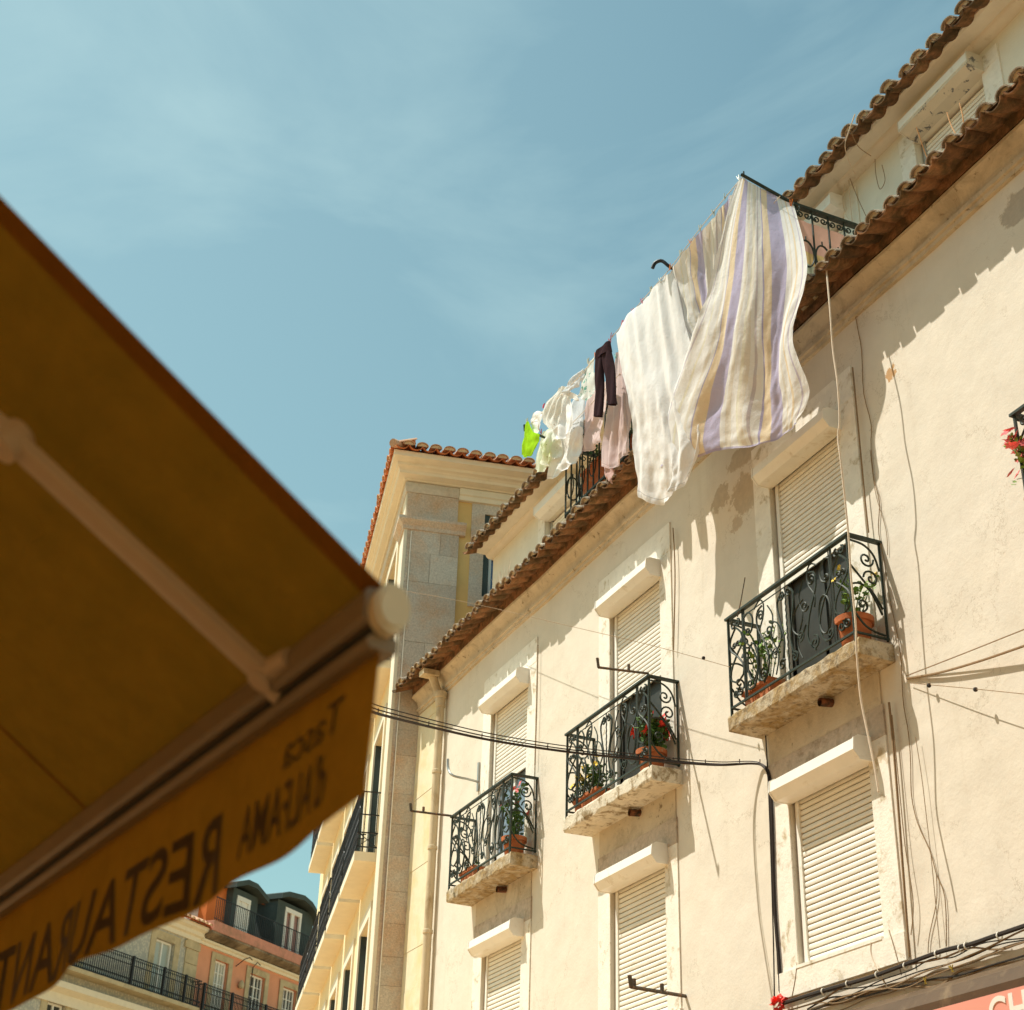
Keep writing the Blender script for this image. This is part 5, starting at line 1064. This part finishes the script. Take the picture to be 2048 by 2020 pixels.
# drying brackets
def bracket(base, tip, r, posts, lb, up=0.10):
    mb = MB(); mb.tube([base, tip], r, 5); mb.tube([tip, tip + Vector((0, -0.015, up))], r*1.1, 5)
    for f in posts: p = base.lerp(tip, f); mb.tube([p, p + Vector((0, 0, up*0.75))], r*1.1, 5)
    return lay(mb.build('drying_bracket', M_rust), lb, 'drying bracket')
bracket(Vector((-12.71, 7.06, 7.79)), at(1197, 1335, 6.42), 0.014, (0.40,), 'rusty drying bracket jutting from the middle balcony handrail')
bracket(Vector((-18.03, 7.05, 7.77)), at(822, 1622, 6.50), 0.016, (0.70,), 'rusty drying bracket jutting left from the leftmost balcony')
q = bracket(Vector((-12.70, 7.40, 4.60)), at(1262, 1974, 6.50), 0.018, (0.95, 0.45), 'rusty drying bracket under the lower middle window')
wire('drying_bracket', [(896, 1518, 6.95), (897, 1538, 6.96), (906, 1551, 7.0), (935, 1558, 7.2), (958, 1564, 7.40)], 0.018, M_zinc, 'bent galvanised tube bracket on the wall left of the leftmost balcony', 'drying bracket', 24)
mb = MB(); mb.box(at(958, 1564, 7.40).x-0.02, at(958, 1564, 7.40).x+0.02, 7.375, 7.399, 8.15, 8.55); lay(mb.build('bracket_plate', M_zinc), 'small metal plate on the wall holding the bent tube bracket', 'plate')
# attic loose cords
for k, pts in enumerate(([(1710, 228, 7.4), (1698, 262, 7.45), (1690, 290, 7.6), (1697, 320, 7.7), (1710, 348, 7.9)], [(1697, 350, 7.93), (1700, 400, 7.95), (1705, 450, 7.95)], [(1698, 352, 7.93), (1715, 395, 7.95), (1738, 445, 7.95)], [(1750, 318, 7.9), (1752, 350, 7.95), (1760, 378, 7.95), (1770, 360, 7.95), (1764, 330, 7.95)], [(1690, 365, 7.93), (1686, 395, 7.95), (1690, 425, 7.95), (1705, 450, 7.95)], [(1700, 258, 7.4), (1716, 292, 7.6), (1742, 312, 7.8)])):
    lb = ('pale cord looped over the attic eave', 'thicker straight cord down the attic wall beside the railing', 'slanting thin cord down the attic wall', 'round loop of cord on the sunlit attic wall', 'slack pale cord nearest the attic railing', 'short brown cord pinned under the attic eave')[k]
    wire('cord', pts, 0.006 if k < 2 else 0.004, M_cord if k in (0, 4, 1) else M_cordd, lb, 'cord', 30)
for k, pts in enumerate(([(1833, 255, 7.75), (1843, 285, 7.8), (1852, 310, 7.85), (1860, 330, 7.85)], [(1894, 225, 7.8), (1902, 250, 7.8), (1915, 275, 7.8)], [(1919, 206, 7.8), (1925, 230, 7.8), (1928, 255, 7.8)])):
    wire('twine', pts, 0.006, mat('orange twine', (0.62, 0.33, 0.15), 0.8, 0.1), ('orange twine tied at the left end of the attic shutter box', 'middle strand of twine hanging over the attic shutter', 'right strand of twine hanging over the attic shutter')[k], 'twine', n=14)
# dry weed on the eave
random.seed(41); mb = MB(); b0 = at(1003, 1172, 7.05)
for k in range(26):
    a = random.uniform(-1.2, 1.0); l = random.uniform(0.12, 0.34); p1 = b0 + Vector((random.uniform(-0.25, 0.25), 0, 0)); p2 = p1 + Vector((sin(a)*l, random.uniform(-0.05, 0.05), cos(a)*l)); mb.tube([p1, p1.lerp(p2, .5) + Vector((random.gauss(0, .02), 0, .02)), p2], [0.003, 0.002, 0.0012], 3)
lay(mb.build('dry_weed', M_cord), 'dry weed growing out of the old eave tiles above the left window', 'weed')
# red artificial flower
random.seed(9); mb = MB(); c0 = at(1556, 2006, 7.30)
for k in range(40):
    d = Vector([random.gauss(0, 1) for _ in range(3)]).normalized(); u = d.orthogonal().normalized(); c = c0 + d*random.uniform(0.01, 0.06)
    mb.quad(c, c+u*0.03+d*0.01, c+d*0.045, c-u*0.03+d*0.01)
lay(mb.build('red_flower', M_red), 'bright red artificial flower where the cables meet at the sill corner', 'flower')

# shop sign at the lower right
sg = empty('shop_sign', (-5.0, 6.99, 3.3), 0, 'pink shop sign board with white letters CHA in the lower right corner', 'sign')
mb = MB(); mb.box(-12, 0.5, 6.975, 7.02, 3.15, 3.765); mb.build('board', M_sign, sg)
def text(body, size, M, m, parent, name, sx=1.0, ext=0.002, ox=0.0, align='LEFT', spacing=1.0, font_off=0.0):
    cu = bpy.data.curves.new('t', 'FONT'); cu.body = body; cu.size = size; cu.extrude = ext; cu.align_x = align; cu.space_character = spacing; cu.offset = font_off
    to = bpy.data.objects.new('t', cu); col.objects.link(to); dg = bpy.context.evaluated_depsgraph_get(); dg.update()
    me = bpy.data.meshes.new_from_object(to.evaluated_get(dg)); bpy.data.objects.remove(to)
    inv = wmat(parent).inverted()
    for v in me.vertices: v.co = inv @ (M @ Vector((v.co.x*sx, v.co.y, v.co.z)))
    me.materials.clear(); me.materials.append(m); me.update()
    o = bpy.data.objects.new(name, me); col.objects.link(o); o.parent = parent; return o
pC = at(1974, 2010, 6.97); ztop = at(2036, 1988, 6.97).z
hC = 0.20
text('CHA', hC/0.70, Matrix(((1, 0, 0, pC.x), (0, 0, -1, 6.972), (0, 1, 0, ztop-hC+0.02), (0, 0, 0, 1))), M_letw, sg, 'lettering', 0.92, 0.003, spacing=1.05, font_off=0.004)

# ------------------------------------------------------------------ awning over the camera's side of the street
UB = Vector((-0.9905, -0.1376, 0)).normalized(); NB = Vector((-UB.y, UB.x, 0)); AC = Vector((-1.861, 0.612, 2.55))
MA = Matrix(((UB.x, NB.x, 0, AC.x), (UB.y, NB.y, 0, AC.y), (0, 0, 1, AC.z), (0, 0, 0, 1)))
aw = empty('awning', MA @ Vector((2.4, 1.9, 1.1)), 0, 'ochre restaurant awning with folding arm and lettered valance filling the left foreground', 'awning')
M_aw = clothmat('ochre awning cloth', (0.30, 0.155, 0.022), 0.30, tcol=(0.29, 0.14, 0.009), fuzz=0.22)
M_hem = clothmat('awning hem', (0.30, 0.13, 0.022), 0.10, tcol=(0.30, 0.12, 0.01), fuzz=0.08)
M_alu = mat('bronze awning bar', (0.28, 0.20, 0.11), 0.45, 0.08, 8, metal=0.0, spec=0.5)
M_arm = mat('painted awning arm', (0.66, 0.50, 0.33), 0.45, 0.05, 6, spec=0.4)
M_let = mat('printed lettering', (0.075, 0.042, 0.012), 0.7, 0.1)
SL = math.radians(35); LA = 2.25; SMAX = 4.8
def apt(s, t, o=0.0):      # s along the bar, t up the cloth, o below it
    sag = -0.028*sin(PI*min(1, t/LA)) + 0.006*sin(s*5)*sin(t*2)
    return MA @ Vector((s, t*cos(SL) + o*sin(SL), t*sin(SL) - o*cos(SL) + sag))
def sheet(s0, s1, t0, t1, o, nu, nv):
    mb = MB(); 
    for j in range(nv+1):
        for i in range(nu+1): mb.v.append(apt(s0+(s1-s0)*i/nu, t0+(t1-t0)*j/nv, o))
    for j in range(nv):
        for i in range(nu): mb.f.append([j*(nu+1)+i, j*(nu+1)+i+1, (j+1)*(nu+1)+i+1, (j+1)*(nu+1)+i]); mb.mi.append(0)
    return mb
sheet(0, SMAX, 0, LA, 0, 60, 24).build('canopy', M_aw, aw, 'all')
sheet(-0.004, 0.045, 0, LA, 0.003, 2, 24).build('hem', M_hem, aw, 'all')
for k in (1.28, 2.56, 3.84): sheet(k, k+0.012, 0, LA, 0.002, 1, 24).build('seam', M_hem, aw, 'all')
mb = MB(MA); mb.extx([(-0.03, 0.004), (0.03, -0.004), (0.034, -0.012), (0.034, -0.048), (0.026, -0.056), (-0.03, -0.056)], 0.0, SMAX); mb.build('front_bar', M_alu, aw)
mb = MB(MA); mb.extx([(-0.02, -0.056), (0.016, -0.056), (0.016, -0.072), (-0.02, -0.072)], 0.004, SMAX); mb.build('bar_groove', M_dark, aw)
mb = MB(MA); mb.extx([(-0.024, -0.072), (0.018, -0.072), (0.024, -0.078), (0.024, -0.086), (0.018, -0.092), (-0.024, -0.092)], 0.002, SMAX); mb.build('valance_rail', M_alu, aw, 30)
mb = MB(MA); pr = [(0.028*cos(a)*1.0 - 0.0, -0.036 + 0.038*sin(a)) for a in [k*PI/12 for k in range(24)]]
mb.extx(pr, -0.022, 0.001); mb.extx([(p[0]*0.8, -0.036+(p[1]+0.036)*0.8) for p in pr], -0.028, -0.021); mb.build('end_cap', mat('cream end cap', (0.80, 0.68, 0.46), 0.5, 0.03, spec=0.4), aw, 30)
mb = MB(MA); nu, nv = 150, 14
for j in range(nv+1):
    for i in range(nu+1):
        s = 0.012 + (SMAX-0.012)*i/nu; v = j/nv
        h = 0.235 + 0.006*sin(s*9); h *= 1 - 0.10*math.exp(-s*8)
        mb.v.append(MA @ Vector((s - 0.01*v*math.exp(-s*6), -0.002 + 0.012*v*sin(s*6.5+0.8) + 0.006*v*sin(s*17), -0.088 - h*v)))
for j in range(nv):
    for i in range(nu): mb.f.append([j*(nu+1)+i, j*(nu+1)+i+1, (j+1)*(nu+1)+i+1, (j+1)*(nu+1)+i]); mb.mi.append(0)
va = mb.build('valance', M_aw, aw, 'all')
TX = lambda s, z: Matrix(((UB.x, 0, -NB.x, 0), (UB.y, 0, -NB.y, 0), (0, 1, 0, 0), (0, 0, 0, 1))) if False else Matrix.Translation(MA @ Vector((s, 0.0, z))) @ Matrix(((UB.x, 0, -NB.x, 0), (UB.y, 0, -NB.y, 0), (0, 1, 0, 0), (0, 0, 0, 1)))
def fit(o, body, s0, z0, wd, ht):
    pass
def vtext(body, s0, z0, wd, ht, off=0.0):
    o = text(body, 1.0, Matrix.Identity(4), M_let, va, 'lettering', 1.0, 0.0, font_off=off)
    inv = wmat(aw).inverted(); cs = [wmat(aw) @ v.co for v in o.data.vertices]
    x0, x1 = min(c.x for c in cs), max(c.x for c in cs); y0, y1 = min(c.y for c in cs), max(c.y for c in cs)
    T = TX(s0, z0)
    bm_v = []
    for v, c in zip(o.data.vertices, cs):
        a = (c.x-x0)/(x1-x0)*wd; b = (c.y-y0)/(y1-y0)*ht; sv = s0 + a; vv = (-0.088 - (z0+b))/0.235
        yo = -0.002 + 0.012*vv*sin(sv*6.5+0.8) + 0.006*vv*sin(sv*17)
        v.co = inv @ (MA @ Vector((sv, yo + 0.0022, z0+b)))
    o.name = 'lettering'
    return o
o = vtext('RESTAURANTE', 0.555, -0.315, 1.40, 0.135, 0.012)
vtext("d'ALFAMA", 0.125, -0.285, 0.335, 0.085, 0.008)
vtext('Tasca', 0.105, -0.180, 0.21, 0.055, 0.006)
# folding arm
def tp(u, v, o): 
    nrm = Vector((0, -sin(SL), cos(SL))); nw = (MA.to_3x3() @ nrm); return onplane(u, v, apt(0, 0, o), nw)
p0 = tp(530, 1350, 0.045); p1 = tp(24, 880, 0.075); p2 = tp(-420, 560, 0.10)
def beam(mb, a, b, w_, h_):
    d = (b-a).normalized(); nrm = (MA.to_3x3() @ Vector((0, -sin(SL), cos(SL)))).normalized(); u = d.cross(nrm).normalized(); q = u.cross(d)
    vs = []
    for p in (a, b):
        for k in range(12):
            an = 2*PI*k/12; cx_ = max(-1, min(1, 1.35*cos(an))); cy_ = max(-1, min(1, 1.35*sin(an))); vs.append(p + u*cx_*w_/2 + q*cy_*h_/2)
    mb.add(vs, [(k, (k+1) % 12, 12+(k+1) % 12, 12+k) for k in range(12)] + [tuple(range(12))[::-1], tuple(range(12, 24))])
mb = MB(); beam(mb, p0, p1, 0.050, 0.022); am = mb.build('arm', M_arm, aw, 30)
mb = MB(); beam(mb, p1, p2, 0.05, 0.035); mb.build('upper_arm', M_arm, aw, 30)
mb = MB(); nz_ = (MA.to_3x3() @ Vector((0, -sin(SL), cos(SL))))
mb.tube([p1 - nz_*0.025, p1 + nz_*0.020], 0.028, 16); mb.build('elbow', M_arm, aw, 35)
jb = MA @ Vector((0.33, 0.035, -0.03)); je = tp(560, 1330, 0.03)
mb = MB(); mb.tube(catmull([p0 + (p0-p1).normalized()*0.015, p0 + (p0-p1).normalized()*0.06 + Vector((0, 0, -0.012)), jb + Vector((0, 0, 0.0)), MA @ Vector((0.26, 0.03, -0.02))], 12), 0.017, 8)
mb.tube([p0 - nz_*0.018, p0 + nz_*0.018], 0.022, 12); mb.build('knuckle', M_arm, aw, 35)
# the building behind the camera that carries the awning and keeps it in the shade
rb = empty('restaurant_building', (0, -1.3, 0), 0, 'plain building behind the camera that carries the ochre awning', 'building')
mb = MB(MA); mb.box(-12, 14, 1.95, 9, -2.55, 10.2); mb.build('wall', mat('old ochre stucco', (0.70, 0.45, 0.24), 0.9, 0.1, 2, 0.2, 20), rb)
mb = MB(MA); mb.box(-12, 14, 1.75, 1.949, 10.05, 10.25); mb.build('eave', M_corn, rb)
